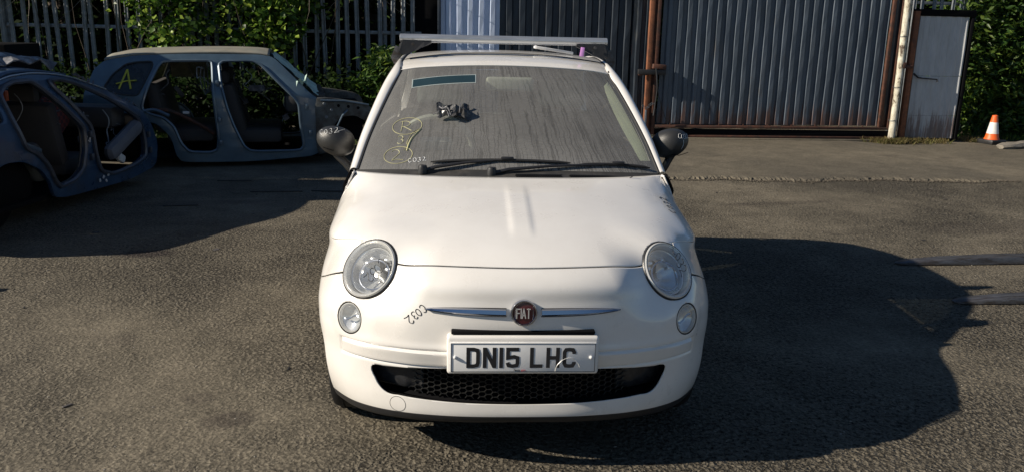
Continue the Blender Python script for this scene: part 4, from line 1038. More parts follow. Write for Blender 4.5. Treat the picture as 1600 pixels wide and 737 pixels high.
G0 = Vector((2.62, 9.93, 0)); G1 = Vector((6.585, 10.10, 0)); gd = (G1-G0).normalized(); gn = Vector((gd.y, -gd.x, 0)); gz_ = atan2(gd.y, gd.x); Rg_ = Matrix.Rotation(gz_, 3, 'Z')
def gp(s, off, z): return G0+gd*s*.96+gn*off+Vector((0, 0, z))
gate = root('sliding_gate', (G0.x, G0.y, 0), 'large dark ribbed steel yard gate with rusty red frame, right of the white car', 'gate', None)
LG = 3.973
for k in range(4):
    a = .10+k*.93; b = min(a+.945, LG-.20)
    sheetpart('ribbed_sheet', gp(0, 0, 0)-gn*.002*k, gp(LG, 0, 0)-gn*.002*k, .25, 2.42, M_sheet, gate, a*.96, b*.96)
def gbar(name, s0, s1, off, z0, z1, th, mat, par=None):
    return obox(name, gp((s0+s1)/2, off, (z0+z1)/2), ((s1-s0)*.96, th, z1-z0), mat, par or gate, rot=Rg_, bev=.004)
gbar('bottom_rail', .06, LG-.0, .045, .195, .235, .07, M_rust); gbar('track_beam', .06, LG, .03, .07, .175, .05, M_gap); gbar('lower_rail', .06, LG, .05, .055, .085, .06, M_rust)
gbar('top_rail', .06, LG, -.045, 2.36, 2.42, .05, M_rust)
gbar('gate_stile', LG-.205, LG-.150, .045, .235, 2.42, .06, M_rust); gbar('gate_stile', LG-.055, LG-.0, .045, .235, 2.42, .06, M_rust); gbar('gate_brace', LG-.150, LG-.055, .02, .235, 2.42, .02, M_sheet2)
gbar('gate_stile', .0, .055, .035, .09, 2.45, .055, M_rust)
for i in range(9): gbar('gate_clip', .3+i*.4, .315+i*.4, .052, .235, .26, .01, M_rust)
k = obox('gate_threshold', gp(LG/2+.15, .12, .022), (LG*.96+.35, .10, .055), M_apron, None, rot=Rg_, bev=.012); meta(k, kind='structure')
gpst = root('gate_post', (2.66, 9.93, 0), 'rusty brown gate post with latch box, chain and hanging cable beside the car roof', 'gate post')
gpo = gp(0, 0, 0)
obox('post', gp(-.08, .02, 1.22), (.075, .075, 2.44), M_rust2, gpst, rot=Rg_, bev=.006); obox('post', gp(-.015, -.0, 1.22), (.03, .05, 2.42), M_rust, gpst, rot=Rg_, bev=.004)
obox('latch_box', gp(-.05, .095, 1.02), (.42, .07, .075), M_black, gpst, rot=Rg_, bev=.006); obox('latch_plate', gp(.06, .10, 1.10), (.20, .09, .07), M_rust, gpst, rot=Rg_ @ Matrix.Rotation(radians(4), 3, 'Y'), bev=.01)
obox('latch_plate', gp(-.20, .10, .985), (.12, .05, .03), M_rust, gpst, rot=Rg_, bev=.006)
bm = bmesh.new(); tube(bm, curve([gp(.0, .14, 1.08), gp(.03, .16, .80), gp(.02, .14, .55), gp(.0, .15, .38)], 8), .010, 6); fin('cable', bm, M_black, gpst)
bm = bmesh.new(); tube(bm, curve([gp(.02, .14, 1.06), gp(.05, .15, .75), gp(.16, .12, .45), gp(.26, .10, .24)], 8), .006, 6); fin('cable', bm, M_black, gpst)
bm = bmesh.new()
for k in range(7):
    a = gp(-.16+.028*k, .10, .52-.018*sin(k*.9)*2); tube(bm, [a+Vector((.018*cos(t), .004*sin(k), .012*sin(t))) for t in np.linspace(0, 2*pi, 8, endpoint=False)], .004, 5, closed=True)
meta(fin('chain', bm, M_galv, gpst), kind=None)
obox('drop_bolt', gp(-.10, .075, .28), (.03, .03, .36), M_galv, gpst, rot=Rg_, bev=.006)
# ribbed sheet wall left of the gate
wl = root('sheet_metal_wall', (.9, 10.2, 0), 'ribbed sheet steel wall behind the car roof, pale blue-grey panel at its left, dark panels to the right', 'metal wall')
sheetpart('ribbed_sheet', (-.575, 10.2, 0), (3, 10.2, 0), .0, 2.55, M_sheetl, wl, 0, .88, .165, .035, 'pale blue-grey ribbed sheet')
for k in range(2): sheetpart('ribbed_sheet', (.31, 10.22+.003*k, 0), (3, 10.22+.003*k, 0), .0, 2.5, M_sheet2, wl, .0+1.0*k, 1.03+1.03*k, .20, .035)
sheetpart('ribbed_sheet', (2.30, 10.06, 0), (2.6, 10.06, 0), .0, 2.5, M_sheet2, wl, 0, .26, .13, .03)
obox('dark_infill', (-.80, 10.28, 1.25), (.46, .03, 2.5), M_gap, wl); obox('wall_post', (-.60, 10.17, 1.25), (.04, .06, 2.5), M_sheet2, wl)
obox('base_rail', (1.0, 10.14, .16), (3.1, .04, .06), M_rust, wl)
# ---- pedestrian door and its posts
d0 = gp(4.28, .0, 0); DR = root('steel_side_door', (d0.x, d0.y, 0), 'pale grey ribbed steel pedestrian door in a dark frame with a rusty orange post, right of the gate', 'door')
def dbar(name, s0, s1, off, z0, z1, th, mat, par=DR, tilt=0): return obox(name, gp((s0+s1)/2, off, (z0+z1)/2), ((s1-s0)*.96, th, z1-z0), mat, par, rot=Rg_ @ Matrix.Rotation(tilt, 3, 'Y'), bev=.004)
for z0, z1, kk in ((.07, .42, 0), (.425, 1.03, 1), (1.035, 1.93, 2)): sheetpart('door_sheet', gp(0, .012+.001*kk, 0), gp(8, .012+.001*kk, 0), z0, z1, M_doorw, DR, 4.28*.96, 5.105*.96, .17, .012)
dbar('door_frame', 4.17, 5.20, .0, 1.93, 2.03, .07, M_gap); dbar('door_frame', 5.135, 5.19, .0, .04, 1.93, .06, M_gap); dbar('door_post', 4.14, 4.225, .05, .0, 2.0, .08, M_rust2); dbar('door_frame', 4.226, 4.275, .0, .0, 1.93, .05, M_black)
dbar('kick_plate', 4.28, 5.13, -.03, .0, .07, .02, M_gap)
bm = bmesh.new(); tube(bm, [gp(4.26, .06, 1.07), gp(4.33, .075, 1.01), gp(4.40, .075, 1.0), gp(4.66, .075, .985), gp(4.67, .075, .95)], [.014, .014, .010, .010, .018], 8); fin('door_bolt', bm, M_black, DR)
bm = bmesh.new(); box(bm, gp(4.10, .12, 1.17), (.16, .05, .05), Rg_, .008); box(bm, gp(4.04, .14, 1.19), (.06, .03, .09), Rg_, .008); fin('door_latch', bm, M_rust, DR)
for z in (1.63, .98, .52, 1.25): pass
pl_ = root('white_post', (gp(4.0, .1, 0).x, gp(4.0, .1, 0).y, 0), 'tall round post with peeling cream paint between the gate and the grey door', 'post')
bm = bmesh.new(); tube(bm, curve([gp(3.995, .10, 0), gp(4.0, .10, .8), gp(3.99, .10, 1.6), gp(3.985, .10, 2.6)], 6), .052, 20); fin('post_tube', bm, M_pole, pl_)
for z in (1.62, .86, .35): 
    bm = bmesh.new(); tube(bm, [gp(3.98, .10, z)+Vector((.055*cos(a), .055*sin(a), .004*sin(3*a))) for a in np.linspace(0, 2*pi, 20, endpoint=False)], .004, 5, closed=True); fin('wire_tie', bm, M_galv, pl_)
dk = dbar('dark_channel_post', 3.74, 3.86, -.25, .55, 2.5, .05, M_gap, None); dk.location  # far dark channel seen through the gap
meta(dk, 'dark steel channel post seen through the gap beside the white post', 'steel post')
# ---- palisade fences
def palisade(nm, label, A, B_, zb, zt, group=None, pitch=.158, lean=0):
    A = Vector(A); B_ = Vector(B_); d = (B_-A); L = d.length; d.normalize(); n = Vector((d.y, -d.x, 0)); rt_ = root(nm, A, label, 'fence', group)
    bm = bmesh.new(); w_ = .034; prof = [(-w_, .0), (-w_*.6, .014), (-w_*.25, .006), (w_*.25, .006), (w_*.6, .014), (w_, .0)]
    zs = [zb, zt-.09]; rr = [[bm.verts.new(Vector((a, -b, z))) for a, b in prof] for z in zs]; ringfaces(bm, rr[0], rr[1], False)
    tipv = [bm.verts.new(Vector((a, -.004-b*.3, zt))) for a, b in ((-.006, 0), (-.003, 0), (0, 0), (0.001, 0), (.003, 0), (.006, 0))]; ringfaces(bm, rr[1], tipv, False)
    me = bpy.data.meshes.new('pale'); bm.to_mesh(me); bm.free(); me.materials.append(M_galv)
    k = 0; s = pitch*.5
    while s < L:
        o = bpy.data.objects.new('pale', me); col.objects.link(o); o.parent = rt_; o.location = d*s+n*.03; o.rotation_euler = (rnd.uniform(-.01, .01), rnd.uniform(-.025, .025)+lean, atan2(d.y, d.x)+rnd.uniform(-.08, .08))
        md = None; s += pitch; k += 1
    Rm = Matrix.Rotation(atan2(d.y, d.x), 3, 'Z')
    for z in (.35, zt-.45) if zt > 2.2 else (zt-.3,): obox('fence_rail', A+d*L/2+Vector((0, 0, z)), (L, .03, .05), M_galv, rt_, rot=Rm, bev=.003)
    obox('fence_rail', A+d*L/2+Vector((0, 0, 1.50)), (L, .03, .05), M_galv, rt_, rot=Rm, bev=.003)
    s = .1
    while s < L: obox('fence_post', A+d*s-n*.05+Vector((0, 0, zt/2)), (.06, .05, zt-.1), M_galv, rt_, rot=Rm); s += 2.7
    return rt_
palisade('palisade_fence', 'long grey steel palisade fence with creeper on it, behind the scrapped cars', (-9.6, 10.0, 0), (-.86, 10.15, 0), .08, 2.5)
palisade('palisade_fence', 'short grey palisade fence showing above the grey side door', (6.72, 10.75, 0), (8.35, 10.95, 0), .1, 2.6)
# ---- cone
cc = Vector((8.10, 10.02, 0)); cone = root('traffic_cone', cc, 'orange traffic cone with white band on a black base beside the hedge', 'traffic cone')
obox('cone_base', cc+Vector((0, 0, .045)), (.30, .30, .07), M_black, cone, rot=Matrix.Rotation(.3, 3, 'Z'), bev=.015)
Mc_ = Matrix.Translation(cc)
for nm, pr, mt in (('cone_body', [(.115, .08), (.10, .11), (.088, .17)], M_orange), ('reflective_band', [(.0885, .17), (.058, .345)], M_conew), ('cone_tip', [(.058, .345), (.040, .45), (.028, .455), (.026, .44)], M_orange)):
    bm = bmesh.new(); lathe(bm, pr, 28, Mc_); fin(nm, bm, mt, cone)
# ---- rough stone kerb at right
bm = bmesh.new(); P = []
for t in np.linspace(0, 1, 12):
    c = Vector((7.86, 9.42, .04)).lerp(Vector((9.4, 10.05, .05)), t); rr = .075*(1 if 0 < t < 1 else .6)
    P.append([bm.verts.new(c+Vector((0.4*rr*cos(a)*1.2, -rr*cos(a)*1.5, rr*.8*sin(a)))+Vector((rnd.uniform(-.01, .01),)*3)) for a in np.linspace(0, 2*pi, 8, endpoint=False)])
for a, b in zip(P, P[1:]): ringfaces(bm, a, b)
bm.faces.new(P[0]); bm.faces.new(P[-1]); bmesh.ops.recalc_face_normals(bm, faces=bm.faces)
meta(fin('kerb_stone', bm, M_stone, None, False), 'rough grey kerb stone lying in front of the traffic cone', 'kerb stone')

# =================================================================== PLANTS
def leaves(name, C_, size, mat, parent=None, aspect=.62, nrm=None, droop=.4, elong=1.0):
    """C_: (n,3) centres -> folded leaf of 2 tris pairs each"""
    n = len(C_); s = size*nr.uniform(.6, 1.3, n)
    d = nr.normal(size=(n, 3)); d[:, 2] = d[:, 2]*.5-droop; d /= np.linalg.norm(d, axis=1, keepdims=True)
    if nrm is None: nn_ = nr.normal(size=(n, 3))+np.array([0, -.5, .8])
    else: nn_ = nr.normal(size=(n, 3))*.5+np.array(nrm)
    sd = np.cross(d, nn_); sd /= np.maximum(1e-6, np.linalg.norm(sd, axis=1, keepdims=True)); up_ = np.cross(sd, d)
    s_ = s[:, None]
    base = C_; tip = C_+d*s_*elong; mid = C_+d*s_*.45*elong
    a = mid+sd*s_*aspect*.5+up_*s_*.10; b = mid-sd*s_*aspect*.5+up_*s_*.10
    V = np.stack([base, a, tip, b], 1).reshape(-1, 3)
    i = np.arange(n)*4; Fc = np.stack([i, i+1, i+2, i, i+2, i+3], 1).reshape(-1, 3)
    me = bpy.data.meshes.new(name); me.vertices.add(len(V)); me.vertices.foreach_set('co', V.ravel().astype(np.float32))
    me.loops.add(len(Fc)*3); me.loops.foreach_set('vertex_index', Fc.ravel().astype(np.int32)); me.polygons.add(len(Fc)); me.polygons.foreach_set('loop_start', np.arange(0, len(Fc)*3, 3, dtype=np.int32)); me.polygons.foreach_set('loop_total', np.full(len(Fc), 3, dtype=np.int32))
    me.update(calc_edges=True); return link(name, me, mat, parent, False)
def clumps(n, boxes, spread, per):
    out = []
    for _ in range(n):
        b = boxes[nr.choice(len(boxes), p=np.array([q[6] for q in boxes])/sum(q[6] for q in boxes))]
        c = np.array([nr.uniform(b[0], b[1]), nr.uniform(b[2], b[3]), nr.uniform(b[4], b[5])]); out.append(c+nr.normal(size=(per, 3))*spread)
    return np.concatenate(out)
def twigs(bm, base, k, ln, r=.006, spread=.5, upv=(0, 0, 1)):
    for _ in range(k):
        p = Vector(base); d = (Vector(upv)+Vector((nr.uniform(-spread, spread), nr.uniform(-spread, spread), nr.uniform(-.3, .3)))).normalized(); P = [p]
        for i in range(5): d = (d+Vector((rnd.uniform(-.3, .3), rnd.uniform(-.2, .2), rnd.uniform(-.25, .2)))).normalized(); p = p+d*ln/5; P.append(p)
        tube(bm, P, [r*(1-.17*i) for i in range(6)], 4)
ivy = root('ivy', (-3.9, 9.9, 0), 'bright green creeper hanging over the palisade fence above the grey-blue scrapped car', 'creeper')
C_ = np.concatenate([clumps(250, [(-4.9, -2.6, 9.45, 10.0, 1.25, 2.5, 3), (-3.6, -2.3, 9.5, 10.05, 1.8, 2.5, 1.6), (-5.3, -4.6, 9.6, 10.0, 2.0, 2.6, .5)], np.array([.11, .10, .11]), 22)])
leaves('foliage', C_, .095, M_ivy, ivy, .75)
bm = bmesh.new()
for a in np.linspace(-5.4, -2.4, 14): twigs(bm, (a, 9.85, .3), 2, 2.2, .012, .2)
fin('stem', bm, M_bark, ivy)
iv2 = root('ivy', (-7.3, 9.9, 0), 'leafy creeper at the top left corner of the palisade fence', 'creeper')
leaves('foliage', clumps(90, [(-8.6, -6.4, 9.6, 10.0, 1.95, 2.5, 1)], np.array([.12, .06, .07]), 26), .075, M_ivy, iv2, .7)
bm = bmesh.new()
for a in np.linspace(-8.2, -6.2, 5): twigs(bm, (a, 9.9, .2), 2, 2.1, .012, .2)
fin('stem', bm, M_bark, iv2)
def bush(nm, label, cat, boxes, nclump, per, size, mat, basept, group=None, spread=(.12, .12, .10), elong=1.0, aspect=.6):
    r = root(nm, basept, label, cat, group); leaves('foliage', clumps(nclump, boxes, np.array(spread), per), size, mat, r, aspect, elong=elong)
    bm = bmesh.new(); twigs(bm, basept, 9, boxes[0][5]*.8, .012, .5); fin('stem', bm, M_bark, r); return r
bush('fern_shrub', 'feathery green shrub at the foot of the fence just left of the white car roof', 'shrub', [(-1.75, -.95, 9.3, 9.8, .25, .95, 2), (-1.5, -1.1, 9.3, 9.7, .8, 1.25, 1)], 120, 30, .11, M_conif, (-1.3, 9.6, 0), None, (.10, .08, .06), 1.2, .35)
bush('dark_shrub', 'dark undergrowth behind the two scrapped cars', 'shrub', [(-8.5, -1.8, 9.0, 9.8, .1, .9, 1)], 420, 26, .10, M_tree, (-5, 9.4, 0))
# bare twigs
bm = bmesh.new()
for _ in range(26): twigs(bm, (rnd.uniform(-2.9, -1.0), rnd.uniform(9.7, 9.9), rnd.uniform(2.1, 2.5)), 1, rnd.uniform(.5, 1.1), .006, 1.0, (0, 0, -.5))
for _ in range(18): twigs(bm, (rnd.uniform(-6.6, -5.2), rnd.uniform(9.7, 9.9), rnd.uniform(1.9, 2.4)), 1, rnd.uniform(.5, 1.1), .006, 1.0, (0, 0, -.6))
bw = root('dead_bramble', (-2, 9.8, 0), 'tangle of bare pale twigs hanging on the palisade fence', 'bramble'); meta(fin('twigs', bm, M_twig, bw), kind='stuff')
# hedge at right
def hedge(label, x0, x1, y0, y1, h, ncl):
    r = root('conifer_hedge', ((x0+x1)/2, (y0+y1)/2, 0), label, 'hedge', 'conifers at the right edge of the yard')
    leaves('foliage', clumps(ncl, [(x0, x1, y0, y0+.35, .1, h, 3), (x0, x1, y0, y1, .4, h, 1)], np.array([.16, .10, .11]), 46), .115, M_conif, r, .4, elong=1.15)
    bm = bmesh.new()
    for k in range(3): tube(bm, curve([(x0+(x1-x0)*(k+.5)/3, (y0+y1)/2+.2, 0), (x0+(x1-x0)*(k+.4)/3, (y0+y1)/2, h*.5), (x0+(x1-x0)*(k+.5)/3, (y0+y1)/2, h)], 4), [.06]*5+[.03]*4, 8)
    fin('trunk', bm, M_bark, r)
hedge('dense green conifer standing right behind the traffic cone', 7.95, 9.2, 10.75, 12.0, 3.2, 460); hedge('dense green conifer at the far right edge, beyond the traffic cone', 9.2, 10.6, 10.9, 12.2, 3.4, 380)
# trees beyond the fence
def tree(x_, y_, h, w_, label, n=420):
    r = root('tree', (x_, y_, 0), label, 'tree', 'trees beyond the palisade fence'); bm = bmesh.new()
    tube(bm, curve([(x_, y_, 0), (x_+.1, y_, h*.3), (x_-.05, y_+.1, h*.6), (x_+.1, y_, h*.9)], 4), [.17, .16, .15, .14, .13, .12, .11, .10, .08, .07, .06, .05, .04][:13], 10)
    for k in range(7):
        a = k*2.4; z0 = h*(.25+.08*k); tube(bm, curve([(x_, y_, z0), (x_+cos(a)*w_*.35, y_+sin(a)*w_*.35, z0+.4), (x_+cos(a)*w_*.7, y_+sin(a)*w_*.7, z0+.9)], 3), [.06, .055, .05, .04, .035, .03, .02], 6)
    fin('trunk', bm, M_bark, r)
    c = []
    for _ in range(n):
        v = nr.normal(size=3); v /= np.linalg.norm(v); v *= nr.uniform(.45, 1)**.5; c.append(np.array([x_+v[0]*w_, y_+v[1]*w_, h*.56+v[2]*h*.5])+nr.normal(size=(28, 3))*.17)
    leaves('crown', np.concatenate(c), .15, M_tree, r, .6)
for i, (a, b, h, wd, lb) in enumerate(((-9.8, 12.6, 5.2, 1.8, 'dark leafy tree behind the far left end of the palisade fence'), (-7.0, 12.2, 4.8, 1.7, 'dark leafy tree behind the palisade fence above the dark blue scrapped car'), (-4.3, 12.4, 5.5, 1.8, 'dark leafy tree behind the creeper on the palisade fence'), (-1.9, 12.2, 5.0, 1.6, 'dark leafy tree behind the palisade fence just left of the pale blue wall panel'), (6.9, 13.4, 5.0, 1.5, 'tree behind the grey side door'), (10.8, 13.6, 5.6, 2.0, 'tall tree behind the conifers at the right edge'))): tree(a, b, h, wd, lb)
leaves('woodland', np.stack([nr.uniform(-22, 22, 90000), nr.uniform(15.2, 17.2, 90000), nr.uniform(0, 5.6, 90000)], 1), .36, M_tree, None, .7)['kind'] = 'stuff'
# dry weeds round the post foot
def weeds(name, label, pts, mat, hgt=.16):
    bm = bmesh.new()
    for (x_, y_) in pts:
        for _ in range(3):
            a = rnd.uniform(0, 6.28); l = rnd.uniform(.4, 1)*hgt; b = Vector((x_, y_, .0)); t_ = b+Vector((cos(a)*l*.7, sin(a)*l*.7, l*.7)); sd = Vector((-sin(a), cos(a), 0))*.004
            m = b.lerp(t_, .55)+Vector((0, 0, l*.16)); v = [bm.verts.new(q) for q in (b-sd, b+sd, m+sd*.8, m-sd*.8, t_)]; bm.faces.new(v[:4]); bm.faces.new((v[3], v[2], v[4]))
    return meta(fin(name, bm, mat, None, False), kind='stuff')
weeds('weeds', '', [(gp(4.0, .14, 0).x+rnd.gauss(0, .22), gp(4.0, .14, 0).y+rnd.gauss(-.06, .09)) for _ in range(420)]+[(rnd.uniform(7.7, 8.1), rnd.uniform(10.1, 10.5)) for _ in range(120)]+[(rnd.uniform(6.3, 7.4), 9.95+rnd.gauss(0, .05)) for _ in range(120)], M_dry)
weeds('grass', '', [(rnd.uniform(-8, -1), rnd.uniform(8.3, 9.9)) for _ in range(2500)]+[(rnd.uniform(8, 10.5), rnd.uniform(10.3, 11)) for _ in range(700)], M_conif, .2)

# =================================================================== SCRAPPED CARS
def chaikin(P, it=2, r=.15):
    for _ in range(it):
        Q = []
        for a, b in zip(P, P[1:]+P[:1]): Q += [(a[0]*(1-r)+b[0]*r, a[1]*(1-r)+b[1]*r), (a[0]*r+b[0]*(1-r), a[1]*r+b[1]*(1-r))]
        P = Q
    return P
class Wreck:
    def __init__(s, rt_, A, B_, belt, tum, width):
        s.A = Vector((*A, 0)); s.t = (Vector((*B_, 0))-s.A).normalized(); s.n = Vector((-s.t.y, s.t.x, 0)); s.belt = belt; s.tum = tum; s.W = width; s.rt = rt_
    def f(s, z): return s.tum*max(0, z-s.belt)**1.15+.05*max(0, .35-z)
    def P(s, a, z, lat=0): return s.A+s.t*a+s.n*lat+Vector((0, 0, z))
    def side(s, name, outer, holes, mat, far=False, it=2, th=.034, parent=None):
        loops = [[Vector((x_, z_, 0)) for x_, z_ in chaikin(l, it)] for l in [outer]+holes]; tris = geometry.tessellate_polygon(loops); flat = [v for l in loops for v in l]
        bm = bmesh.new(); V = [bm.verts.new((v.x, 0, v.y)) for v in flat]
        for t in tris:
            try: bm.faces.new([V[i] for i in t])
            except ValueError: pass
        for z in np.arange(.15, 1.4, .09): bmesh.ops.bisect_plane(bm, geom=bm.verts[:]+bm.edges[:]+bm.faces[:], plane_co=(0, 0, z), plane_no=(0, 0, 1))
        for x_ in np.arange(-1, 4, .3): bmesh.ops.bisect_plane(bm, geom=bm.verts[:]+bm.edges[:]+bm.faces[:], plane_co=(x_, 0, 0), plane_no=(1, 0, 0))
        for v in bm.verts:
            lat = s.f(v.co.z); lat = s.W-lat if far else lat; v.co = s.P(v.co.x, v.co.z, lat)
        bmesh.ops.recalc_face_normals(bm, faces=bm.faces)
        o = fin(name, bm, mat, parent or s.rt, True); md = o.modifiers.new('t', 'SOLIDIFY'); md.thickness = th; md.offset = 0
        md = o.modifiers.new('b', 'BEVEL'); md.width = .012; md.segments = 2; md.limit_method = 'ANGLE'; md.angle_limit = radians(50)
        return o
    def rim(s, hole, mat, r=.014, far=False, it=2, off=-.028, parent=None, name='door_frame'):
        bm = bmesh.new(); L = [s.P(x_, z_, (s.W-s.f(z_)-off) if far else s.f(z_)+off) for x_, z_ in chaikin(hole, it)]; tube(bm, L, r, 6, closed=True); return fin(name, bm, mat, parent or s.rt)
    def roof(s, prof, mat, crown=.05, over=.0, nx=10, name='roof'):
        rows_ = []
        for x_, z_ in prof:
            rw = []
            for k in range(nx+1):
                t = k/nx; lat = s.f(z_)-.01+(s.W-2*s.f(z_)+.02)*t; rw.append(tuple(s.P(x_, z_+crown*(1-(2*t-1)**2)+.006, lat)))
            rows_.append(rw)
        A_, _, _ = grid_surface(rows_, 4, 2); o = fin(name, grid_bm(A_), mat, s.rt); md = o.modifiers.new('t', 'SOLIDIFY'); md.thickness = .02; md.offset = -1; return o
    def bx(s, name, x_, z_, lat, size, mat, bev=.02, ry=0, parent=None, rz=0, rx=0):
        ang = atan2(s.t.y, s.t.x); rot = Matrix.Rotation(ang+rz, 3, 'Z') @ Matrix.Rotation(ry, 3, 'Y') @ Matrix.Rotation(rx, 3, 'X'); return obox(name, s.P(x_, z_, lat), size, mat, parent or s.rt, rot=rot, bev=bev)
    def seat(s, x_, z_, lat):
        st = s.bx('seat', x_, z_, lat, (.5, .48, .16), M_seat, .05); s.bx('backrest', x_-.27, z_+.30, lat, (.14, .46, .58), M_seat, .05, radians(-14), st); s.bx('headrest', x_-.36, z_+.66, lat, (.09, .24, .15), M_seat, .03, 0, st)
# --- grey-blue hatch/estate
A_E = (-4.05, 6.55); B_E = (-1.25, 7.1)
er = root('scrapped_car', (-2.6, 7.2, 0), 'grey-blue scrapped estate car without doors or wheels, yellow letter A on its rear quarter glass', 'scrapped car', 'scrapped cars at the left')
E_ = Wreck(er, A_E, B_E, .82, .55, 1.55)
outer = [(-.16, .98), (-.12, 1.08), (-.02, 1.17), (.27, 1.225), (.79, 1.25), (1.55, 1.255), (1.74, 1.23), (1.95, 1.02), (2.12, .85), (2.22, .78), (2.30, .62), (2.26, .40), (2.22, .14), (1.5, .08), (.72, .08), (.66, .16), (.62, .36), (.50, .50), (.34, .56), (.15, .54), (.02, .42), (-.04, .24), (-.20, .24), (-.25, .5), (-.23, .80)]
rd = [(.34, .68), (.42, .92), (.52, 1.12), (.57, 1.178), (1.05, 1.19), (1.085, 1.17), (1.09, .75), (1.12, .36), (1.10, .22), (1.02, .19), (.80, .20), (.72, .30), (.66, .48), (.56, .58), (.42, .62)]
fd = [(1.15, 1.185), (1.50, 1.195), (1.60, 1.155), (1.75, 1.00), (1.95, .80), (2.00, .72), (2.01, .49), (2.04, .26), (2.0, .20), (1.46, .195), (1.38, .26), (1.28, .50), (1.22, .70), (1.17, .95)]
qg = [(-.03, .89), (.06, 1.03), (.19, 1.14), (.30, 1.165), (.46, 1.175), (.47, 1.13), (.38, .94), (.31, .81), (.12, .83)]
for far in (False, True):
    b = E_.side('body_side', outer, [rd, fd, qg], M_estate, far)
    for h_ in (rd, fd): E_.rim(h_, M_frame, .016, far); E_.rim([(a+(-.03 if a > (1.3 if h_ is fd else .7) else .03)*0, z) for a, z in h_], M_black, .008, far, off=.02, name='door_seal')
    # quarter glass
    bm = bmesh.new(); lp = [Vector((a, z, 0)) for a, z in chaikin(qg, 2)]; V = [bm.verts.new(E_.P(v.x, v.y, (1.55-E_.f(v.y)) if far else E_.f(v.y))) for v in lp]
    bm.faces.new(V); bmesh.ops.triangulate(bm, faces=bm.faces[:]); qo = fin('quarter_glass', bm, M_yelgl if far else M_smoke, er, False); E_.rim(qg, M_black, .008, far, off=(-.02 if not far else -.02), name='glass_seal')
    if not far: QG = qo
def spray(cx, cz, sc, lat_of, par, R__=.009):
    bm = bmesh.new()
    for st in HAND['A']:
        tube(bm, [E_.P(cx+sc*a, cz+sc*1.05*b, lat_of(cz+sc*1.05*b)) for a, b in [(st[i][0]*(1-t)+st[i+1][0]*t, st[i][1]*(1-t)+st[i+1][1]*t) for i in range(len(st)-1) for t in (0, .5, 1)]], R__, 5, flat=.5)
    return fin('spray_letter', bm, M_yelspray, par)
spray(.13, .885, .19, lambda z: E_.f(z)-.010, QG, .014)
spray(.66, .97, .15, lambda z: 1.55-E_.f(z)-.06, er, .014)
E_.bx('rear_side_glass', .70, 1.03, 1.55-.19, (.42, .012, .20), M_yelgl, .004, rx=radians(14))
E_.roof([(-.02, 1.165), (.27, 1.222), (.79, 1.248), (1.2, 1.258), (1.55, 1.252), (1.70, 1.235)], M_estroof, .045)
bm = bmesh.new(); A_ = [[tuple(E_.P(a, z, E_.f(z)+(1.55-2*E_.f(z))*k/8)) for k in range(9)] for a, z in ((-.02, 1.165), (-.12, 1.08), (-.17, .95), (-.23, .75), (-.25, .45), (-.20, .24))]
fin('tailgate', grid_bm(np.array(A_)), M_estate, er)
# windscreen, shattered and sagging
rows_ = []
for i in range(11):
    t = i/10; z = 1.235-.40*t; a = 1.74+.48*t; rw = []
    for k in range(19):
        u = k/18; sag = .05*sin(pi*u)*(1-.2*t)+rnd.uniform(-.012, .012)+.03*sin(u*17+t*5)*t; zz = z+sag*.6
        if t < .45 and u > .0 and sin(u*9+1) > .4: zz += .012
        rw.append(tuple(E_.P(a+rnd.uniform(-.01, .01), zz, E_.f(z)+.01+(1.55-2*E_.f(z)-.02)*u)))
    rows_.append(rw)
fin('shattered_windscreen', grid_bm(np.array(rows_)), M_greengl, er, False)
bm = bmesh.new()
A_ = np.array([[tuple(E_.P(1.98+.12*a, .93+.14*a*(1-b)+rnd.uniform(-.015, .015)+.05*sin(a*6+b*4), -.0+.10*b+.03*a)) for b in np.linspace(0, 1, 5)] for a in np.linspace(0, 1, 7)]); fin('hanging_glass_shard', grid_bm(A_), M_greengl, er, False)
# inner wing, strut top, chassis leg with bolt holes
leg = E_.side('inner_wing', [(2.18, .80), (2.34, .80), (2.70, .745), (2.80, .70), (2.84, .60), (2.80, .50), (2.62, .60), (2.46, .58), (2.36, .45), (2.34, .18), (2.18, .15)], [], M_strut, it=1, th=.07)
for a, z in ((2.28, .73), (2.36, .66), (2.30, .58), (2.44, .71), (2.55, .70), (2.66, .685), (2.28, .42), (2.27, .30)):
    bm = bmesh.new(); lathe(bm, [(.001, .004), (.013, .004), (.018, 0), (.018, -.01)], 10, Matrix.Translation(E_.P(a, z, -.036)) @ frame_to(-E_.n).to_4x4()); fin('bolt', bm, M_galv if a < 2.4 else M_gap, leg)
bm = bmesh.new(); tube(bm, [E_.P(2.24, .77, -.05), E_.P(2.5, .765, -.05), E_.P(2.78, .72, -.05)], .014, 6); tube(bm, [E_.P(2.42, .48, -.05), E_.P(2.48, .60, -.05), E_.P(2.54, .66, -.05)], .012, 6); fin('wing_flange', bm, M_frame, leg)
E_.side('inner_wing', [(2.18, .80), (2.34, .80), (2.70, .745), (2.80, .70), (2.84, .60), (2.80, .50), (2.36, .45), (2.34, .18), (2.18, .15)], [], M_strut, True, 1, .07)
E_.bx('engine', 2.48, .48, .78, (.5, 1.1, .40), M_gap); E_.bx('scuttle', 2.2, .80, .78, (.20, 1.45, .10), M_black, .03); E_.bx('crossmember', 2.80, .55, .78, (.08, 1.35, .14), M_strut)
E_.bx('floor', 1.1, .14, .78, (2.3, 1.4, .06), M_gap); E_.bx('firewall', 2.12, .48, .78, (.05, 1.4, .66), M_gap); E_.bx('dashboard', 1.98, .72, .78, (.28, 1.36, .22), M_dash, .06)
E_.seat(1.55, .34, .42); E_.seat(1.55, .34, 1.12); E_.bx('rear_bench', .80, .36, .78, (.5, 1.2, .16), M_seat, .05); E_.bx('rear_bench_back', .46, .66, .78, (.14, 1.2, .55), M_seat, .05, radians(-12))
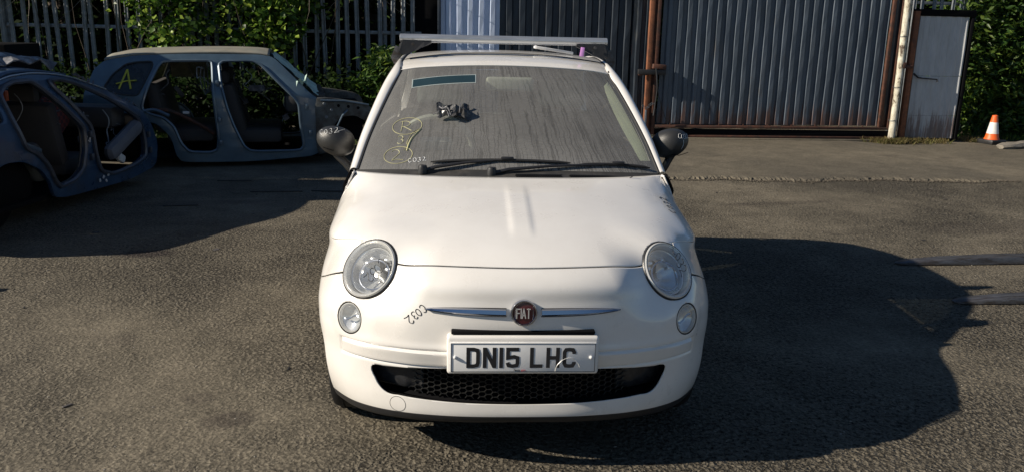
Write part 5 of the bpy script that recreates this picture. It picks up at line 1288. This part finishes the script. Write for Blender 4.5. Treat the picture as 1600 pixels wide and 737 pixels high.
bm = bmesh.new(); tube(bm, curve([E_.P(.42, .66, .06), E_.P(.62, .64, .08), E_.P(.85, .52, .12), E_.P(1.06, .38, .16)], 5), .022, 8); fin('seat_belt_rail', bm, M_rust, er)
E_.bx('belt_buckle', .78, .62, .1, (.07, .03, .03), M_paper, .008); bm = bmesh.new(); tube(bm, curve([E_.P(.22, .60, -.012), E_.P(.45, .665, -.03), E_.P(.62, .60, -.03)], 5), .02, 6); fin('arch_flange', bm, M_frame, er)
bm = bmesh.new()
for k in range(6): tube(bm, curve([E_.P(.95+.02*k, 1.12, .3+.12*k), E_.P(.93+.03*k, .95, .32+.12*k), E_.P(.98, .8, .3+.1*k)], 3), .008, 5)
fin('hanging_lining', bm, M_torn, er)
# --- dark blue saloon, nearer
A_S = (-3.75, 3.6); B_S = (-3.38, 6.05)
sr = root('scrapped_car', (-4.4, 4.9, 0), 'dark blue scrapped car without doors at the left edge, torn lining on its roof', 'scrapped car', 'scrapped cars at the left')
S_ = Wreck(sr, A_S, B_S, .70, .42, 1.6)
outer = [(-.72, .60), (-.66, .78), (-.35, .88), (.02, .98), (.25, 1.09), (.55, 1.165), (.90, 1.17), (1.3, 1.12), (1.7, 1.0), (2.21, .745), (2.36, .60), (2.46, .40), (2.42, .16), (1.9, .10), (.74, .13), (.68, .30), (.57, .42), (.38, .51), (.18, .53), (-.05, .47), (-.18, .33), (-.22, .14), (-.62, .2), (-.72, .35)]
rd = [(.34, 1.03), (.42, 1.085), (.55, 1.115), (.77, 1.115), (.85, 1.06), (1.01, .91), (1.20, .69), (1.20, .50), (1.13, .33), (1.0, .26), (.80, .235), (.74, .29), (.66, .44), (.55, .55), (.40, .62), (.35, .81)]
fd = [(.99, 1.10), (1.15, 1.105), (1.34, 1.06), (1.73, .90), (2.06, .71), (2.17, .58), (2.20, .40), (2.18, .29), (2.0, .24), (1.60, .21), (1.40, .27), (1.34, .45), (1.32, .66), (1.15, .90), (1.02, 1.04)]
qg = [(.0, .93), (.12, .99), (.25, 1.035), (.28, .98), (.27, .82), (.05, .82)]
for far in (False, True):
    S_.side('body_side', outer, [rd, fd, qg], M_saloon, far)
    for h_ in (rd, fd): S_.rim(h_, M_salfr, .020, far); 
    S_.rim(rd, M_black, .010, far, off=.02, name='door_seal')
    bm = bmesh.new(); V = [bm.verts.new(S_.P(a, z, (1.6-S_.f(z)) if far else S_.f(z))) for a, z in chaikin(qg, 2)]; bm.faces.new(V); bmesh.ops.triangulate(bm, faces=bm.faces[:]); fin('quarter_glass', bm, M_gl, sr, False)
S_.roof([(-.35, .90), (.02, .98), (.25, 1.085), (.55, 1.16), (.90, 1.165), (1.28, 1.118)], M_saloon, .04)
S_.roof([(-.71, .62), (-.65, .79), (-.35, .895)], M_saloon, .03, name='boot_lid')
bm = bmesh.new(); tube(bm, curve([S_.P(a, z, S_.f(z)-.03) for a, z in ((.30, 1.11), (.42, 1.14), (.60, 1.163), (.90, 1.167), (1.3, 1.115), (1.75, .98))], 6), .006, 5); fin('roof_drip_strip', bm, M_alu, sr)
# torn lining on the roof
rows_ = []
for i in range(14):
    rw = []
    for k in range(16):
        a = .15+1.35*i/13; u = k/15; z = 1.20+.05*(1-(2*u-1)**2)+.035*abs(sin(i*1.3+k*.7))+rnd.uniform(-.008, .02)-(.05 if k == 0 and i % 3 == 0 else 0)-.14*max(0, (i/13-.7))
        rw.append(tuple(S_.P(a+rnd.uniform(-.02, .02), z+.03, S_.f(1.16)+.18+1.05*u+rnd.uniform(-.02, .02))))
    rows_.append(rw)
lin = fin('roof_lining', grid_bm(np.array(rows_)), M_torn, None, False); md = lin.modifiers.new('t', 'SOLIDIFY'); md.thickness = .012
meta(lin, 'torn grey and black sheet of roof lining lying on the dark blue scrapped car', 'roof lining')
S_.bx('floor', .9, .15, .8, (2.9, 1.45, .05), M_gap); S_.bx('dashboard', 2.0, .70, .8, (.26, 1.4, .22), M_dash, .06); S_.bx('firewall', 2.30, .45, .8, (.05, 1.45, .5), M_gap)
S_.seat(1.45, .32, .42); S_.seat(1.45, .32, 1.15); S_.bx('rear_bench', .62, .36, .8, (.5, 1.25, .18), M_seat, .05)
S_.bx('arch_liner', .30, .32, .25, (.8, .3, .36), M_gap, .12); S_.bx('arch_cover', .66, .46, .10, (.16, .16, .34), M_strut, .06, radians(-25))
S_.bx('airbag', 1.86, .50, -.0, (.62, .12, .15), M_bolster, .06, radians(-22)); S_.bx('crumpled_paper', 1.78, .33, .0, (.11, .05, .08), M_paper, .02, radians(30))
S_.bx('checked_cloth', 1.62, .72, .55, (.50, .03, .42), M_check, .01, radians(-35)); S_.bx('orange_bottle', 1.30, .88, .75, (.05, .05, .20), M_orange, .015)
S_.bx('glass_sheet', 1.55, .98, 1.0, (.35, .3, .01), M_smoke, .002, radians(-8)); S_.bx('trim_piece', .50, .62, .03, (.34, .04, .035), M_frame, .01, radians(22)); S_.bx('trim_piece', .55, .50, .0, (.26, .03, .03), M_frame, .01, radians(38))
bm = bmesh.new(); tube(bm, [S_.P(1.28, .62, -.03), S_.P(1.26, .55, -.03), S_.P(1.24, .57, -.03)], .006, 5); fin('hook', bm, M_paper, sr)
for a, z in ((1.36, .19), (1.42, .21), (1.46, .17), (1.50, .22), (1.22, .60)): S_.bx('clip', a, z, -.03, (.02, .012, .03), M_paper, .004, rnd.uniform(-1, 1))
bm = bmesh.new(); lathe(bm, [(.10, -.08), (.25, -.09), (.28, -.06), (.28, .06), (.25, .09), (.10, .08)], 32, Matrix.Translation(S_.P(.18, .27, .22)) @ frame_to(-S_.n).to_4x4(), True, True); fin('tyre', bm, M_gap, sr)
def clutter(W_, rt_, spots, seed):
    rr = random.Random(seed)
    for (a, z, lat) in spots:
        bm = bmesh.new(); p = W_.P(a, z, lat); P = [p]
        for i in range(6): p = p+W_.t*rr.uniform(-.08, .08)+W_.n*rr.uniform(-.06, .06)+Vector((0, 0, rr.uniform(-.10, .02))); P.append(p)
        tube(bm, curve(P, 3), rr.choice((.004, .006, .008)), 5); fin('hanging_wire', bm, rr.choice((M_black, M_torn, M_galv)), rt_)
    for (a, z, lat) in spots[::2]: W_.bx('torn_trim', a+rr.uniform(-.1, .1), z-.25, lat+rr.uniform(0, .2), (rr.uniform(.06, .22), .02, rr.uniform(.03, .10)), rr.choice((M_torn, M_strut, M_dash, M_salfr)), .006, rr.uniform(-1.2, 1.2), rz=rr.uniform(-.6, .6))
clutter(E_, er, [(.62, 1.08, .25), (.80, 1.12, .4), (.98, 1.10, .2), (1.25, 1.10, .3), (1.45, 1.12, .25), (1.62, 1.0, .3), (1.85, .80, .2), (.72, .95, .9), (1.35, .9, .9), (1.70, .85, .7)], 3)
clutter(S_, sr, [(.45, 1.02, .25), (.62, 1.06, .5), (.80, 1.0, .3), (1.12, 1.02, .3), (1.30, 1.0, .4), (1.55, .9, .25), (1.80, .78, .15), (2.0, .62, .1), (1.0, .6, .5), (.55, .8, .7)], 4)
for W_, rt_, hs, mt in ((E_, er, ((1.135, .95), (1.14, .55), (2.09, .70), (2.12, .40), (1.14, .30)), M_frame), (S_, sr, ((1.28, .62), (1.27, .42), (2.27, .50), (2.28, .34)), M_salfr)):
    for a, z in hs: W_.bx('door_hinge', a, z, W_.f(z)-.035, (.035, .03, .06), mt, .006)
# jagged cut metal along the saloon's scuttle and sill
for k in range(16):
    a = 1.3+.065*k; bm = bmesh.new(); p = S_.P(a, 1.125-.0-.36*max(0, (a-1.3)), S_.f(1.0)-.02); q = p+S_.t*rnd.uniform(-.03, .05)+Vector((0, 0, rnd.uniform(.01, .045))); r = p+S_.t*rnd.uniform(.03, .07)
    v = [bm.verts.new(x_) for x_ in (p, q, r, p+S_.n*.012, q+S_.n*.012, r+S_.n*.012)]; bm.faces.new(v[:3]); bm.faces.new(v[3:][::-1]); bm.faces.new((v[0], v[3], v[4], v[1])); bm.faces.new((v[1], v[4], v[5], v[2])); fin('cut_edge', bm, M_salfr, sr, False)
# black crate-like block at far left
o = obox('scrap_block', (-5.85, 7.6, .65), (.95, .8, 1.32), M_gap, None, bev=.02); meta(o, 'black box-like scrap standing behind the dark blue scrapped car at the left edge', 'scrap block')
obox('shadow_scrap', (-3.80, 2.22, .09), (1.0, .07, .17), M_strut, None, bev=.01)  # unseen piece added to throw a narrow shadow into the frame
bpy.data.objects['shadow_scrap'].name = 'shadow_offcut'; meta(bpy.data.objects['shadow_offcut'], 'unseen metal offcut added to cast its shadow into view from the left, beyond the edge of the picture', 'metal offcut')
bm = bmesh.new(); 
for (a, b, l, an) in ((-2.05, 5.45, .5, .1), (-1.55, 5.5, .35, -.1), (-2.6, 6.0, .35, .05), (-2.75, 4.75, .3, .2)): box(bm, (a, b, .008), (l, .02, .008), Matrix.Rotation(an, 3, 'Z'), .002)
meta(fin('debris', bm, M_black, None), kind='stuff')

# bales added out of frame at left to shade the yard and near wreck
def bale(x_, y_, z_, sx_, sy_, sz_, label):
    bm = bmesh.new(); box(bm, (0, 0, 0), (sx_, sy_, sz_)); bmesh.ops.subdivide_edges(bm, edges=bm.edges[:], cuts=7, use_grid_fill=True)
    for v in bm.verts: v.co += Vector((rnd.uniform(-1, 1), rnd.uniform(-1, 1), rnd.uniform(-1, 1)))*.035
    bmesh.ops.transform(bm, matrix=Matrix.Translation((x_, y_, z_+sz_/2)), verts=bm.verts); meta(fin('shade_bale', bm, M_salfr, None, False), label, 'shade bale', 'unseen bales added for shade left of the scrapped cars')
bale(-6.1, 4.65, .0, 1.1, 1.05, .85, 'lower front unseen bale added to cast shade, left of the dark blue scrapped car'); bale(-6.1, 5.75, .0, 1.1, 1.15, .85, 'lower rear unseen bale added to cast shade, left of the dark blue scrapped car')
bale(-6.1, 4.70, .87, 1.05, 1.0, .85, 'middle front unseen bale added to cast shade, left of the dark blue scrapped car'); bale(-6.1, 5.75, .87, 1.1, 1.1, .80, 'middle rear unseen bale added to cast shade, left of the dark blue scrapped car')
bale(-6.05, 4.85, 1.74, 1.0, 1.0, .78, 'topmost front unseen bale added to cast shade, left of the dark blue scrapped car'); bale(-6.05, 6.0, 1.70, 1.0, .95, .70, 'topmost rear unseen bale added to cast shade, left of the dark blue scrapped car')
